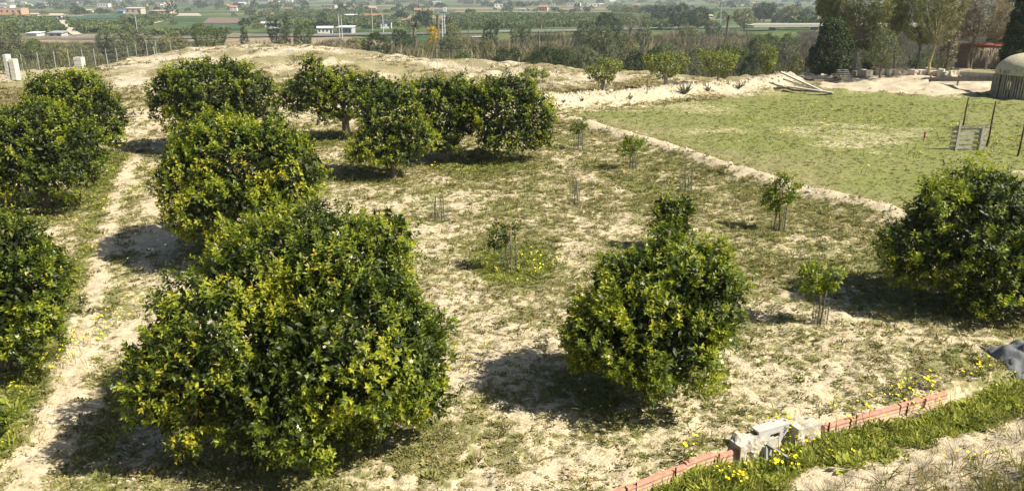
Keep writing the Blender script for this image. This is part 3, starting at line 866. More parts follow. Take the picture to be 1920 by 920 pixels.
# lush grass along the house side of the wall
LUSH2 = [(0, (.20, .25, .03)), (.5, (.34, .39, .05)), (1, (.50, .51, .09))]
M_GRASS = weed_material('lush_grass', LUSH2, DRY, trans=.4)
GR = [tuft_mesh('grass', M_GRASS, 14, .05, .15, .012, rng, spread=.9) for _ in range(2)] + [tuft_mesh('grass', M_GRASS, 26, .07, .075, .032, rng, spread=1.3) for _ in range(4)]
x, y = scatter_pts(60000, -2, 48, 4.5, 17, rng, .6)
d = poly_dist(x, y, WALL, True)
w, dry, c = weediness(x, y)
ok = (d > .12) & (d < 1.2) & (rng.random(len(x)) < np.clip((c - .35) * 1.2, 0.0, .7))
x, y, c_ = x[ok], y[ok], c[ok]; n = len(x)
scatter('verge_grass', 'lush green grass along the near side of the terracotta kerb wall', 'grass', np.stack([x, y, terrain(x, y) - .01], 1), GR,
        np.stack([rng.normal(0, .2, n), rng.normal(0, .2, n), rng.uniform(0, 6.28, n)], 1), rng.lognormal(-.15, .3, n), rng.integers(0, len(GR), n), rng.uniform(0, .25, n))
print('verge', n)
x, y = scatter_pts(90000, -40, 30, 7.5, 32, rng, .8)
w, dry, c = weediness(x, y)
d = poly_dist(x, y, WALL, True)
ok = (d < -.1) & ~in_poly(x, y, MEADOW) & (rng.random(len(x)) < smooth(.74, .95, c) * .8)
x, y = x[ok], y[ok]; n = len(x)
scatter('lush_weeds', 'thick fresh green weeds in strips by the track and round the middle sapling', 'weeds', np.stack([x, y, terrain(x, y) - .01], 1), GR,
        np.stack([rng.normal(0, .2, n), rng.normal(0, .2, n), rng.uniform(0, 6.28, n)], 1), rng.lognormal(-.3, .3, n), rng.integers(0, len(GR), n), rng.uniform(0, .3, n))
print('lush', n)
DRYB = [tuft_mesh('blade', M_WEED, 12, .06, .25, .006, rng, spread=.8) for _ in range(4)]
x, y = scatter_pts(40000, 5, 48, 4.5, 14, rng, .6)
d = poly_dist(x, y, WALL, True)
pr = np.where(d > 2.4, .17, np.where(d > 1.3, .04, 0)) * np.clip(-.3 + 2.2 * fbm(x / .5, y / .5, 3, 301), 0, 1)
ok = rng.random(len(x)) < pr
x, y = x[ok], y[ok]; n = len(x)
scatter('dry_grass', 'long thin half-dry grass in the lower right corner', 'grass', np.stack([x, y, terrain(x, y) - .01], 1), DRYB,
        np.stack([rng.normal(.1, .25, n), rng.normal(-.25, .25, n), rng.uniform(0, 6.28, n)], 1), rng.lognormal(-.1, .3, n), rng.integers(0, 4, n), np.clip(rng.normal(.45, .25, n), 0, 1))
print('dry', n)

# dry tussocks on the sandy mound at the back
x, y = scatter_pts(26000, -42, 14, 42, 88, rng, .6)
cD = np.interp(x / y, _ctan, _cD)
ok = (np.hypot(x, y) < cD + 2) & (rng.random(len(x)) < .7 * smooth(.42, .62, fbm(x / 2.5, y / 4, 3, 701))) & (poly_dist(x, y, BANK_B) > 1.6) & ~in_poly(x, y, YARD) & ~in_poly(x, y, MEADOW)
x, y = x[ok], y[ok]; n = len(x)
scatter('dry_tussocks', 'sparse dry tussocks on the sandy mound behind the orchard', 'grass', np.stack([x, y, terrain(x, y) - .01], 1), WEEDS,
        np.stack([rng.normal(0, .15, n), rng.normal(0, .15, n), rng.uniform(0, 6.28, n)], 1), rng.lognormal(.75, .45, n), rng.integers(0, len(WEEDS), n), np.clip(rng.normal(.65, .25, n), 0, 1))
print('tussocks', n)

# yellow wood-sorrel flowers
M_YELLOW = simple_mat('yellow_petal', (.75, .62, .01), (.85, .74, .02), 8, .6, 0)
M_STEM = simple_mat('flower_stem', (.09, .13, .02), (.14, .19, .03), 8, .7, 0)
def flower_mesh(rng, heads, h):
    V, T, MI = [], [], []
    for _ in range(heads):
        ba = rng.normal(0, .03, 2); tp = np.array((*(ba + rng.normal(0, .04, 2)), h * rng.uniform(.75, 1.15)))
        b0 = np.array((*ba, 0)); s = np.array((.0025, .0025, 0)); k = len(V)
        V += [b0 - s, b0 + s, tp + s, tp - s]; T += [(k, k + 1, k + 2), (k, k + 2, k + 3)]; MI += [1, 1]
        nrm = unit(np.array((rng.normal(.3, .3), rng.normal(-.2, .3), 1.)))
        a = unit(np.cross(nrm, (.3, 1, .2))); b = np.cross(nrm, a)
        for i in range(5):
            t = i * 1.2566; u = a * math.cos(t) + b * math.sin(t); q = np.cross(nrm, u); k = len(V)
            V += [tp, tp + u * .014 + q * .009 + nrm * .007, tp + u * .022 + nrm * .009, tp + u * .014 - q * .009 + nrm * .008]
            T += [(k, k + 1, k + 2), (k, k + 2, k + 3)]; MI += [0, 0]
    me = mesh_np('flower', V, T, None, [M_YELLOW, M_STEM]); me.polygons.foreach_set('material_index', np.array(MI, np.int32)); return me
FLW = [flower_mesh(rng, 1, .16), flower_mesh(rng, 2, .2), flower_mesh(rng, 3, .22)]
fx, fy, fs = [], [], []
def flowers_at(px, py, rx, ry, cnt, sc=1.0):
    bx, by, wx, wy, _ = blob(px, py, rx, ry, 0, terrain)
    fx.extend(bx + rng.normal(0, .5, cnt) * wx); fy.extend(by + rng.normal(0, .5, cnt) * wy); fs.extend([sc] * cnt)
for a in [(210, 390, 20, 40, 26), (175, 480, 16, 40, 16), (200, 620, 30, 60, 24), (150, 560, 12, 60, 8), (140, 640, 30, 50, 12), (90, 690, 40, 20, 14), (60, 820, 40, 50, 5),
          (985, 500, 40, 30, 22), (1050, 510, 30, 20, 8), (800, 325, 40, 8, 8), (250, 365, 20, 15, 10), (1480, 820, 60, 25, 20), (1600, 790, 60, 25, 20), (1700, 760, 60, 20, 20),
          (1740, 728, 60, 12, 22), (1840, 705, 60, 12, 22), (1300, 850, 30, 10, 5), (1380, 905, 50, 14, 18), (1470, 880, 50, 20, 14), (1420, 840, 20, 20, 8), (1560, 850, 60, 30, 10), (1850, 880, 50, 30, 6),
          (170, 690, 20, 20, 6), (40, 740, 40, 20, 4), (880, 705, 60, 60, 3)]:
    flowers_at(*a)
for a in [(1650, 270, 150, 60, 40, 1.3), (1850, 265, 60, 25, 30, 1.5), (1620, 225, 200, 30, 40, 1.6), (1350, 260, 120, 30, 12, 1.3)]:
    flowers_at(*a)
fx, fy, fs = np.array(fx), np.array(fy), np.array(fs); n = len(fx)
fs = fs * rng.uniform(.8, 1.2, n)
scatter('yellow_flowers', 'small yellow wood sorrel flowers dotted through the grass', 'flowers', np.stack([fx, fy, terrain(fx, fy)], 1), FLW,
        np.stack([rng.normal(0, .15, n), rng.normal(0, .15, n), rng.uniform(0, 6.28, n)], 1), fs, rng.integers(0, 3, n))
# ------------------------------------------------------------------ kerb wall of hollow terracotta bricks
def terracotta():
    m, nt, b = new_mat('terracotta')
    L = nt.links.new
    v = obj_vec(nt)
    sx = N(nt, 'ShaderNodeSeparateXYZ'); L(v, sx.inputs[0])
    n1 = noise_n(nt, 9, 5, .7, v)
    red = ramp(nt, [(.3, (.36, .135, .085)), (.7, (.50, .24, .16))]); L(n1, red.inputs[0])
    dust = ramp(nt, [(.3, (.50, .33, .235)), (.7, (.62, .47, .35))]); L(noise_n(nt, 4, 4, .7, v), dust.inputs[0])
    f = math_n(nt, 'MULTIPLY_ADD', sx.outputs[2], -9.0); nt.nodes[-1].inputs[2].default_value = 2.25
    f = math_n(nt, 'ADD', f, math_n(nt, 'MULTIPLY_ADD', n1, 1.2)); nt.nodes[-2].inputs[2].default_value = -.7
    cl = N(nt, 'ShaderNodeClamp'); cl.inputs['Max'].default_value = .92; L(f, cl.inputs[0])
    L(mixc(nt, cl.outputs[0], red.outputs[0], dust.outputs[0]), b.inputs['Base Color'])
    b.inputs['Roughness'].default_value = .9
    bn = N(nt, 'ShaderNodeBump', i_Strength=.5, i_Distance=.01); L(noise_n(nt, 40, 4, .7, v), bn.inputs['Height']); L(bn.outputs[0], b.inputs['Normal'])
    return m
M_TERRA = terracotta()
M_CONC = simple_mat('weathered_concrete', (.36, .32, .25), (.60, .55, .45), 6, .9, .7, .02)
M_CONC2 = simple_mat('grey_cement', (.36, .36, .34), (.50, .49, .46), 5, .85, .4, .01)
M_STEEL = simple_mat('grey_steel', (.14, .145, .15), (.25, .255, .26), 9, .5, .2, .005, .5)

def wall_pt(s):                     # point at arc length s from the first visible wall end
    P = WALL[1:]; acc = 0
    for a, b in zip(P[:-1], P[1:]):
        L = np.linalg.norm(b - a)
        if acc + L >= s or (b == P[-1]).all():
            t = (s - acc) / L; return a + (b - a) * t, math.atan2(b[1] - a[1], b[0] - a[0])
        acc += L
def wall_s(px, py):
    g = G(px, py)[:2]; ss = np.linspace(0, 9, 900)
    return ss[np.argmin([np.linalg.norm(wall_pt(s)[0] - g) for s in ss])]

def brick_profile(L):
    """hollow brick on edge: box with ribbed faces, length L along x, front face towards -y"""
    prof = []
    zs = np.linspace(0, .22, 12)
    for i, z in enumerate(zs): prof.append((-.035 - (.006 if i % 3 == 1 else 0), z))
    prof += [(-.030, .226), (.030, .226), (.035, .22), (.035, 0)]
    n = len(prof)
    vs = [(x, y, z) for x in (-L / 2, L / 2) for y, z in prof]
    fs = [(i, i + 1, n + i + 1, n + i) for i in range(n - 1)] + [tuple(range(n))[::-1], tuple(range(n, 2 * n))]
    fs = [tuple(f) for f in fs]
    me = bpy.data.meshes.new('brick'); me.from_pydata(vs, [], [f[::-1] for f in fs]); me.update(); me.materials.append(M_TERRA)
    return me
S0, S1 = wall_s(1372, 858), wall_s(1512, 800)
S_END = wall_s(1742, 742)
wp, wa = wall_pt(2.0)
wall_root = thing('kerb_wall', (wp[0], wp[1], float(terrain(wp[:1], wp[1:])[0])), 'low kerb wall of terracotta hollow bricks set on edge', 'wall')
bm_me = brick_profile(.49)
rw = np.random.default_rng(12)
s = -1.2
while s < S_END + .1:
    if not (S0 - .1 < s + .25 < S1 + .1):
        p, ang = wall_pt(s + .25)
        nrm = np.array((math.sin(ang), -math.cos(ang)))
        q = p + nrm * (.045 + rw.normal(0, .006))
        zt = float(terrain(np.array([p[0] - nrm[0] * .12]), np.array([p[1] - nrm[1] * .12]))[0])
        o = bpy.data.objects.new('brick', bm_me); COL.objects.link(o); o.parent = wall_root
        o.location = Vector((q[0], q[1], zt - .20 + rw.normal(0, .006))) - wall_root.location
        o.rotation_euler = (rw.normal(.04, .03), rw.normal(0, .012), ang + rw.normal(0, .012))
    s += .5
for i, (px, py) in enumerate([(1183, 905), (1258, 880), (1336, 848), (1543, 790), (1594, 778), (1688, 752)]):
    sv = wall_s(px, py); p, ang = wall_pt(sv); nrm = np.array((math.sin(ang), -math.cos(ang)))
    q = p + nrm * .10; zt = float(terrain(np.array([p[0] - nrm[0] * .12]), np.array([p[1] - nrm[1] * .12]))[0])
    mb = MB(); mb.tube([(0, 0, -.3), (rw.normal(0, .01), rw.normal(0, .01), .07 + rw.uniform(-.03, .03))], .011, 6)
    o = mb.build('stake', M_DARKSTAKE, wall_root, Vector((q[0], q[1], zt)) - wall_root.location)

# irrigation sluice in the wall
def rough_block(name, size, mat, rng, cuts=5, amp=.03, parent=None, loc=None, rz=0., taper=0.0):
    import bmesh
    bm = bmesh.new(); bmesh.ops.create_cube(bm, size=1.0)
    bmesh.ops.scale(bm, vec=size, verts=bm.verts)
    bmesh.ops.subdivide_edges(bm, edges=bm.edges[:], cuts=cuts, use_grid_fill=True)
    co = np.array([v.co for v in bm.verts])
    n1 = noise3(co * 7 + rng.uniform(0, 50), 4); n2 = noise3(co * 18 + rng.uniform(0, 50), 8)
    for v, a, b in zip(bm.verts, n1, n2):
        nn = Vector(v.co).normalized()
        k = amp * (2 * (a - .5) + (b - .5))
        tz = (v.co.z / size[2] + .5)
        v.co.x *= 1 - taper * tz; v.co.y *= 1 - taper * tz
        v.co += nn * k
    me = bpy.data.meshes.new(name); bm.to_mesh(me); bm.free(); me.materials.append(mat)
    for p in me.polygons: p.use_smooth = False
    o = add_obj(name, me, parent, loc); o.rotation_euler = (0, 0, rz); return o
def on_wall(s, off, dz):
    p, ang = wall_pt(s); nrm = np.array((math.sin(ang), -math.cos(ang))); q = p + nrm * off
    zt = float(terrain(np.array([p[0] - nrm[0] * .15]), np.array([p[1] - nrm[1] * .15]))[0])
    return (q[0], q[1], zt + dz), ang
SM = .5 * (S0 + S1)
loc, ang = on_wall(S0 + .22, .02, -.10)
tag(rough_block('concrete_block', (.46, .30, .46), M_CONC, rw, 8, .055, None, loc, ang, .08), 'crumbling concrete block with a rubble top, left side of the sluice', 'concrete block')
loc, ang = on_wall(S1 - .14, .02, -.08)
tag(rough_block('concrete_block', (.44, .32, .46), M_CONC, rw, 8, .035, None, loc, ang, .1), 'squarish concrete block on the right side of the sluice', 'concrete block')
loc, ang = on_wall(SM + .04, .0, -.29)
gate = thing('sluice_gate', loc, 'grey sluice plate with a slot between the two concrete blocks', 'sluice gate', rz=ang)
mb = MB()   # plate with a slot cut through
mb.box((-.17, 0, .22), (.22, .03, .44)).box((.20, 0, .22), (.16, .03, .44)).box((.03, 0, .14), (.18, .03, .28)).box((.03, 0, .40), (.18, .03, .08)).box((.0, .06, .455), (.58, .16, .025))
mb.build('plate', M_CONC2, gate)
mb = MB(); mb.box((-.24, -.10, .30), (.05, .24, .05)).box((-.24, -.20, .14), (.05, .04, .32)); mb.build('side_rail', M_CONC2, gate)
loc, ang = on_wall(S0 + .46, .30, -.02)
bar = MB(); bar.tube([(-.02, .12, .12), (.22, -.20, -.05)], .026, 4).tube([(-.02, .12, .10), (-.12, -.02, -.12), (.02, -.24, -.25)], .028, 4)
tag(bar.build('angle_bar', M_STEEL, None, loc), 'bent dark steel angle bar sticking out of the sluice', 'steel bar').rotation_euler = (0, 0, ang)

# grey tarpaulin heap at the right edge
def tarp():
    g = G(1952, 682)
    nx, ny = 40, 30
    X, Y = np.meshgrid(np.linspace(-.75, 1.0, nx), np.linspace(-.5, .55, ny))
    h = .30 * np.exp(-((X - .1) / .5) ** 2 - ((Y - .1) / .3) ** 2) + .34 * np.exp(-((X - .8) / .35) ** 2 - ((Y - .2) / .3) ** 2)
    h += .5 * np.abs(fbm(X * 4 + Y * 2, Y * 3 - X, 3, 401) - .5) + .05 * np.abs(noise2(X * 11 + Y * 5, Y * 6, 403) - .5) + .02
    edge = np.minimum(np.minimum(X + .75, 1.0 - X), np.minimum(Y + .5, .55 - Y))
    h = h * smooth(0, .15, edge)
    zz = terrain((X + g[0]).ravel(), (Y + g[1]).ravel()).reshape(X.shape)
    V = np.stack([X, Y, zz - g[2] + h + .012], -1).reshape(-1, 3)
    i, j = np.meshgrid(np.arange(ny - 1), np.arange(nx - 1), indexing='ij')
    Q = np.stack([i * nx + j, i * nx + j + 1, (i + 1) * nx + j + 1, (i + 1) * nx + j], -1).reshape(-1, 4)
    m = simple_mat('grey_tarpaulin', (.10, .105, .11), (.19, .195, .20), 3, .85, .3, .03, .2)
    o = add_obj('tarpaulin', mesh_np('tarpaulin', V, None, Q, [m], None, True), None, tuple(g))
    md = o.modifiers.new('thickness', 'SOLIDIFY'); md.thickness = .006
    tag(o, 'crumpled grey plastic tarpaulin at the right edge above the verge', 'tarpaulin')
tarp()

# ------------------------------------------------------------------ pallet hurdle, stakes and wire by the meadow
M_GREYWOOD = simple_mat('grey_wood', (.30, .275, .24), (.50, .47, .42), 6, .9, .4, .01)
M_OLDWOOD = simple_mat('old_wood', (.16, .135, .105), (.32, .28, .22), 6, .9, .4, .01)
M_REDPAINT = simple_mat('red_paint', (.30, .05, .03), (.42, .08, .05), 8, .6, .1)
def bar_between(a, b, w, t, mat, name, parent, origin):
    a, b = Vector(a), Vector(b); d = b - a
    q = d.to_track_quat('X', 'Z').to_matrix()
    mb = MB(); mb.box(tuple((a + b) / 2 - Vector(origin)), (d.length, t, w), M=q)
    return mb.build(name, mat, parent)
pb = G(1814, 281); pm = m_per_px(pb)
pal = thing('wooden_hurdle', pb, 'grey slatted pallet standing upright on the meadow', 'pallet')
for i, zf in enumerate((4, 13, 22, 30, 38)):
    bar_between(pb + ((-34) * pm, .03, zf * pm), pb + (33 * pm, .03, zf * pm), (.10 if i != 2 else .09), .022, M_GREYWOOD, 'slat', pal, pb)
bar_between(pb + (-35 * pm, .0, 42 * pm), pb + (32 * pm, 0, 47 * pm), .06, .05, M_OLDWOOD, 'top_rail', pal, pb)
bar_between(pb + (-23 * pm, -.03, -.05), pb + (-23 * pm, -.03, 54 * pm), .08, .07, M_GREYWOOD, 'post', pal, pb)
bar_between(pb + (21 * pm, -.03, -.05), pb + (21 * pm, -.03, 44 * pm), .08, .07, M_GREYWOOD, 'post', pal, pb)
bar_between(pb + (20 * pm, .06, 40 * pm), pb + (20 * pm, .06, 0), .06, .05, M_OLDWOOD, 'brace', pal, pb)

g = G(1732, 266)
rs = thing('marker_stake', g, 'short stake with a red painted top on the meadow left of the pallet', 'stake')
h = 19 * m_per_px(g)
MB().tube([(0, 0, -.05), (0, 0, h * .4)], .035, 6).build('stake_foot', M_GREYWOOD, rs)
MB().tube([(0, 0, h * .4), (-.01, 0, h)], .036, 6).build('stake_top', M_REDPAINT, rs)

tops = []
for (bx, by, ty, lab) in [(1805, 239, 183, 'thin dark post behind the pallet, furthest left of the meadow wire posts'), (1850, 274, 190, 'thin dark post leaning at the right side of the pallet'), (1908, 292, 232, 'thin dark post with yellow flowers at its foot at the right edge'), (1990, 330, 262, None)]:
    g = G(bx, by); H = at(bx, ty, g[1])[2] - g[2]
    if lab:
        mb = MB(); limb(mb, (0, 0, -.1), (.03, 0, H), .038, .03, rw, 3, .03, 6)
        tag(mb.build('fence_post', M_DARKSTAKE, None, tuple(g), True), lab, 'post')
    tops.append(g + (0, 0, H))
wire = MB()
for hh in (.95, .5):
    for a, b in zip(tops[:-1], tops[1:]):
        pts = []
        ga = np.array((a[0], a[1], float(terrain(a[:1], a[1:2])[0]))); gb = np.array((b[0], b[1], float(terrain(b[:1], b[1:2])[0])))
        A, B = ga + (a - ga) * hh, gb + (b - gb) * hh
        for t in np.linspace(0, 1, 9): pts.append(A + (B - A) * t - np.array((0, 0, .25 * 4 * t * (1 - t) * (1 if hh < .9 else .3))))
        wire.tube(pts, .009, 4)
tag(wire.build('slack_wire', M_STAKE), 'slack dark wires strung between the thin meadow posts', 'wire')

# ------------------------------------------------------------------ hut, rail, planks, pallets, pavilion at the yard
M_STICK = simple_mat('palisade_stick', (.20, .18, .145), (.40, .36, .29), 3, .9, .3)
M_THATCH = simple_mat('thatch', (.42, .37, .23), (.64, .58, .40), 9, .95, .8, .05)
hb = G(1878, 184); mp_ = m_per_px(hb)
hc = hb + (2.05, .6, 0); hc[2] = float(terrain(hc[:1], hc[1:2])[0])
hut = thing('thatched_hut', hc, 'round hut of upright sticks with a pale domed thatch roof', 'hut')
mb = MB()
for i in range(84):
    t = 2 * math.pi * i / 84; R_ = 1.98 + rw.normal(0, .03)
    mb.tube([(R_ * math.cos(t), R_ * math.sin(t), -.1), (R_ * 1.0 * math.cos(t), R_ * math.sin(t), 1.45 + rw.uniform(-.08, .25))], [.075 * rw.uniform(.8, 1.1), .05], 5)
o = mb.build('palisade', M_STICK, hut); o['kind'] = 'stuff'
V, Q = [], []
for i in range(13):
    ph = i / 12 * math.pi / 2
    for j in range(40):
        t = 2 * math.pi * j / 40; R_ = 2.05 * math.cos(ph) ** .8 + .002 + rw.normal(0, .012)
        V.append((R_ * math.cos(t), R_ * math.sin(t), 1.38 + 1.25 * math.sin(ph)))
for i in range(12):
    for j in range(40): Q.append((i * 40 + j, i * 40 + (j + 1) % 40, (i + 1) * 40 + (j + 1) % 40, (i + 1) * 40 + j))
add_obj('dome_roof', mesh_np('dome_roof', V, None, Q, [M_THATCH], None, True), hut)

ra, rb_ = G(1868, 178), None
rail = thing('wooden_rail', ra, 'long grey wooden rail on legs running from the yard to the hut', 'rail')
far_e = at(1742, 149, 54.0); near_e = at(1884, 148, ra[1] + .2)
bar_between(far_e, near_e, .28, .07, M_OLDWOOD, 'lower_beam', rail, ra)
bar_between(at(1800, 138, 52), at(1884, 143, ra[1] + .2), .26, .07, M_GREYWOOD, 'upper_beam', rail, ra)
for px, Y_ in ((1866, ra[1]), (1878, ra[1] + .3), (1800, 51.6), (1747, 53.8)):
    q = at(px, 140, Y_); z0 = float(terrain(q[:1], q[1:2])[0])
    bar_between((q[0], q[1] + .09, z0 - .1), (q[0], q[1] + .09, q[2]), .09, .09, M_OLDWOOD, 'leg', rail, ra)
for i, ((ax_, ay_, az), (bx_, by_), lab) in enumerate([((1456, 147, .9), (1541, 172), 'upper long plank leaning down towards the yard'), ((1463, 152, .6), (1528, 171), 'middle long plank of the leaning pile'), ((1470, 157, .3), (1562, 176), 'lowest long plank reaching furthest onto the meadow')]):
    b = G(bx_, by_); a = G(ax_ + 5, ay_ + 14); a = a + (0, 0, az)
    o = bar_between(a, b + (0, 0, .05), .09, .42, M_GREYWOOD if i != 1 else M_OLDWOOD, 'plank', None, (0, 0, 0))
    tag(o, lab, 'plank', 'planks leaning by the yard')
sb = G(1597, 151)
st = thing('slatted_pallet', sb, 'whitish pallet leaning under the dark conifer at the yard', 'pallet')
m_ = m_per_px(sb)
for i in range(6):
    z = .06 + i * 3.4 * m_; yb = .08 * i; xo = -i * 2.0 * m_
    bar_between(sb + (-18 * m_ + xo, yb, z), sb + (4 * m_ + xo, yb, z), .085, .05, M_GREYWOOD, 'slat', st, sb)
for xx in (-18, 3):
    bar_between(sb + (xx * m_, .06, 0), sb + ((xx - 10) * m_, .50, 19.5 * m_), .06, .06, M_OLDWOOD, 'batten', st, sb)
cb = G(1555, 153)
for i, (dx, dz, L_, lab) in enumerate([(0, .1, 2.6, 'dark low beam lying left of the whitish pallet'), (-.9, .32, 2.4, 'pale slab lying on the dark beam under the conifer')]):
    o = MB().box((0, 0, 0), (L_, .4, .18), jit=.03).build('beam', M_OLDWOOD if i == 0 else M_GREYWOOD, None, (cb[0] + dx, cb[1] + .3 * i, cb[2] + dz)); tag(o, lab, 'beam')
# rubble wall behind the yard
rb0 = G(1705, 141)
rub = thing('rubble_wall', rb0, 'low broken wall of pale stones behind the yard', 'wall')
for i in range(26):
    px = 1608 + i * 7.2 + rw.normal(0, 2); g = G(px, 141.5 + rw.normal(0, .8)) + (0, .4, 0)
    sz = rw.uniform(.25, .5)
    rough_block('stone', (sz * 1.3, sz, sz * rw.uniform(.7, 1.3)), M_CONC, rw, 2, .06, rub, Vector(g + (0, 0, sz * .35)) - rub.location, rw.uniform(0, 3))
# pavilion with a red roof
M_TILE = simple_mat('red_tile', (.30, .10, .06), (.46, .19, .12), 6, .8, .4, .03)
M_FROND = simple_mat('dry_frond', (.17, .145, .10), (.34, .30, .22), 5, .9, 0)
pv = at(1845, 133, 66); pv[2] = float(terrain(pv[:1], pv[1:2])[0])
pav = thing('pavilion', pv, 'open pavilion with a low red roof and hanging dry palm fronds', 'pavilion')
zr = at(1845, 86, 66)[2] - pv[2]
for x0, x1, dz in ((-1.9, -.35, .1), (-.3, .55, 0), (.6, 1.95, .12)):
    rough = MB(); rough.box(((x0 + x1) / 2, 0, zr + dz), (x1 - x0, 2.6, .09), M=Matrix.Rotation(-.08, 3, 'X') @ Matrix.Rotation(.05 * (1 if x0 < 0 else -1), 3, 'Y'))
    for k in range(int((x1 - x0) / .16)):
        rough.tube([(x0 + .08 + k * .16, -1.3, zr + dz + .15), (x0 + .08 + k * .16, 1.3, zr + dz - .05)], .06, 6)
    rough.build('roof_panel', M_TILE, pav)
for x_ in (-1.8, -.6, .6, 1.8):
    for y_ in (-1.1, 1.1): MB().tube([(x_, y_, -.1), (x_ + .04, y_, zr)], .07, 6).build('post', M_OLDWOOD, pav)
fr = MB()
for i in range(170):
    x_ = rw.uniform(-2.0, 2.0); y_ = -1.15 + rw.uniform(-.15, .15); l_ = rw.uniform(.4, 1.3); w_ = rw.uniform(.02, .06); dx = rw.normal(0, .25)
    k = len(fr.v); fr.v += [(x_ - w_, y_, zr - .1), (x_ + w_, y_, zr - .1), (x_ + dx + w_ * .3, y_ - .15, zr - .1 - l_)]; fr.f.append((k, k + 1, k + 2))
o = fr.build('frond_fringe', M_FROND, pav); o['kind'] = 'stuff'
MB().box((0, 1.25, zr * .5), (3.7, .12, zr)).build('back_wall', M_OLDWOOD, pav)
# ------------------------------------------------------------------ mid-distance vegetation
def veg_mat(name, a, b, c, rough=.6, trans=.15, spec=.3):
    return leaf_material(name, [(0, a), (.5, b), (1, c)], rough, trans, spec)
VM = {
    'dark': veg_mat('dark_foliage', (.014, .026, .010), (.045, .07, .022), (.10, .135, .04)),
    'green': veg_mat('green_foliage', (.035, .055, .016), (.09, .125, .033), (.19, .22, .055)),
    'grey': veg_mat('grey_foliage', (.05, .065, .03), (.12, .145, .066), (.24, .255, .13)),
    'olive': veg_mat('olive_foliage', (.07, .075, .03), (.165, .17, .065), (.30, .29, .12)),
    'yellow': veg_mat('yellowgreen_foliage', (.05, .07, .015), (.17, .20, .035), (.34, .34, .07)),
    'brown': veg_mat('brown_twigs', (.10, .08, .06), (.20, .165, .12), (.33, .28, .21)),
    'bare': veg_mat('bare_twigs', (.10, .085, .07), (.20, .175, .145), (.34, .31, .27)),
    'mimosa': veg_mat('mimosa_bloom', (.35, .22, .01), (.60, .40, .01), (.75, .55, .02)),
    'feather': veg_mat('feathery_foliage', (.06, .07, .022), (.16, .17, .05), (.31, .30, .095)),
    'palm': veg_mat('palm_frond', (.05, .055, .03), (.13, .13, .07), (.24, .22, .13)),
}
M_PALEBARK = simple_mat('pale_bark', (.28, .25, .20), (.48, .44, .37), 6, .9, .4)
M_YBARK = simple_mat('yellow_bark', (.25, .22, .10), (.42, .37, .20), 6, .9, .4)

def place(px, Y):
    x = (px - 960) / F * Y * CP; z = 0.
    for _ in range(6):
        z = float(terrain(np.array([x]), np.array([Y]))[0])
        x = (px - 960) / F * (Y * CP - (z - CAM_H) * SP)
    return np.array((x, Y, z))

def veg(name, label, cat, px, top, Y, w_px, kind, seed, trunk=0.12, lobes=6, dens=None, leaf=None, flat=1.0, up=.3, group=None, bark=None, k=5, lean=0., shape='dome', trunk_r=None, elong=.5, gap=.3, low=None, depth_r=.9):
    rng = np.random.default_rng(seed)
    b = place(px, Y); m = m_per_px(b)
    H = max(.8, at(px, top, Y)[2] - b[2]); Wd = w_px * m
    root = thing(name, b, label, cat, group)
    z0 = H * trunk if low is None else low
    hw = Wd / 2; ch = H - z0
    L = []
    if shape == 'column':
        for i in range(7):
            t = (i + .5) / 7; rr = hw * (1 - .75 * abs(t - .35) ** 1.4)
            L.append((np.array((lean * H * t, 0, z0 + ch * t)), (rr, rr, ch / 7 * .95)))
    else:
        L.append((np.array((lean * H * .6, 0, z0 + ch * .48)), (hw * .72, hw * .72 * depth_r, ch * .46)))
        for i in range(lobes):
            a = 2 * math.pi * (i + rng.uniform(-.3, .3)) / lobes; rr = rng.uniform(.3, .46)
            zt = rng.uniform(.25, .82)
            L.append((np.array((lean * H * zt + hw * (1 - rr) * math.cos(a), hw * depth_r * (1 - rr) * math.sin(a), z0 + ch * zt * flat)), (hw * rr, hw * rr, ch * rng.uniform(.18, .3))))
        L.append((np.array((lean * H + rng.normal(0, .1) * hw, 0, z0 + ch * .8)), (hw * .4, hw * .4, ch * .2)))
    leaf = leaf or max(.10, 2.6 * m)
    dens = (dens * 1.8) if dens else min(60, 1.6 / leaf ** 2 / k * 2.6)
    P, Nn = crown_shoots(L, dens, rng, scale=max(.35, Wd * .16), gap=gap, floor=.05, lump_f=3.0 / max(Wd, 1))
    D = Nn * .7 + (0, 0, up) + rng.normal(0, .4, Nn.shape)
    ct = .28 * (noise3(P * (2.4 / max(.5, Wd * .25)) + seed, 19) - .5) * 2  # clump noise that puts random sunlit variation into the leaf tint
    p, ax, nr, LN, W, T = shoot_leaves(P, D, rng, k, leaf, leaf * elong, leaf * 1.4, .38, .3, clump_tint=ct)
    V, TR, A = leaf_arrays(p, ax, nr, LN, W, T, 2)
    # crown mesh
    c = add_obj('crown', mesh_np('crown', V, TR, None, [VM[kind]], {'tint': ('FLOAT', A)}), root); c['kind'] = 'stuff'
    mb = MB(); r0 = trunk_r or max(.05, .03 * H)
    top_ = np.array((lean * H * .6, 0, z0 + ch * .55))
    limb(mb, (0, 0, -.2), top_, r0, r0 * .5, rng, 4, .08, 6)
    for c_, r_ in L[1:]: limb(mb, top_ * .55, c_, r0 * .4, r0 * .12, rng, 3, .15, 4)
    mb.build('trunk', bark or M_BARK, root)
    return root

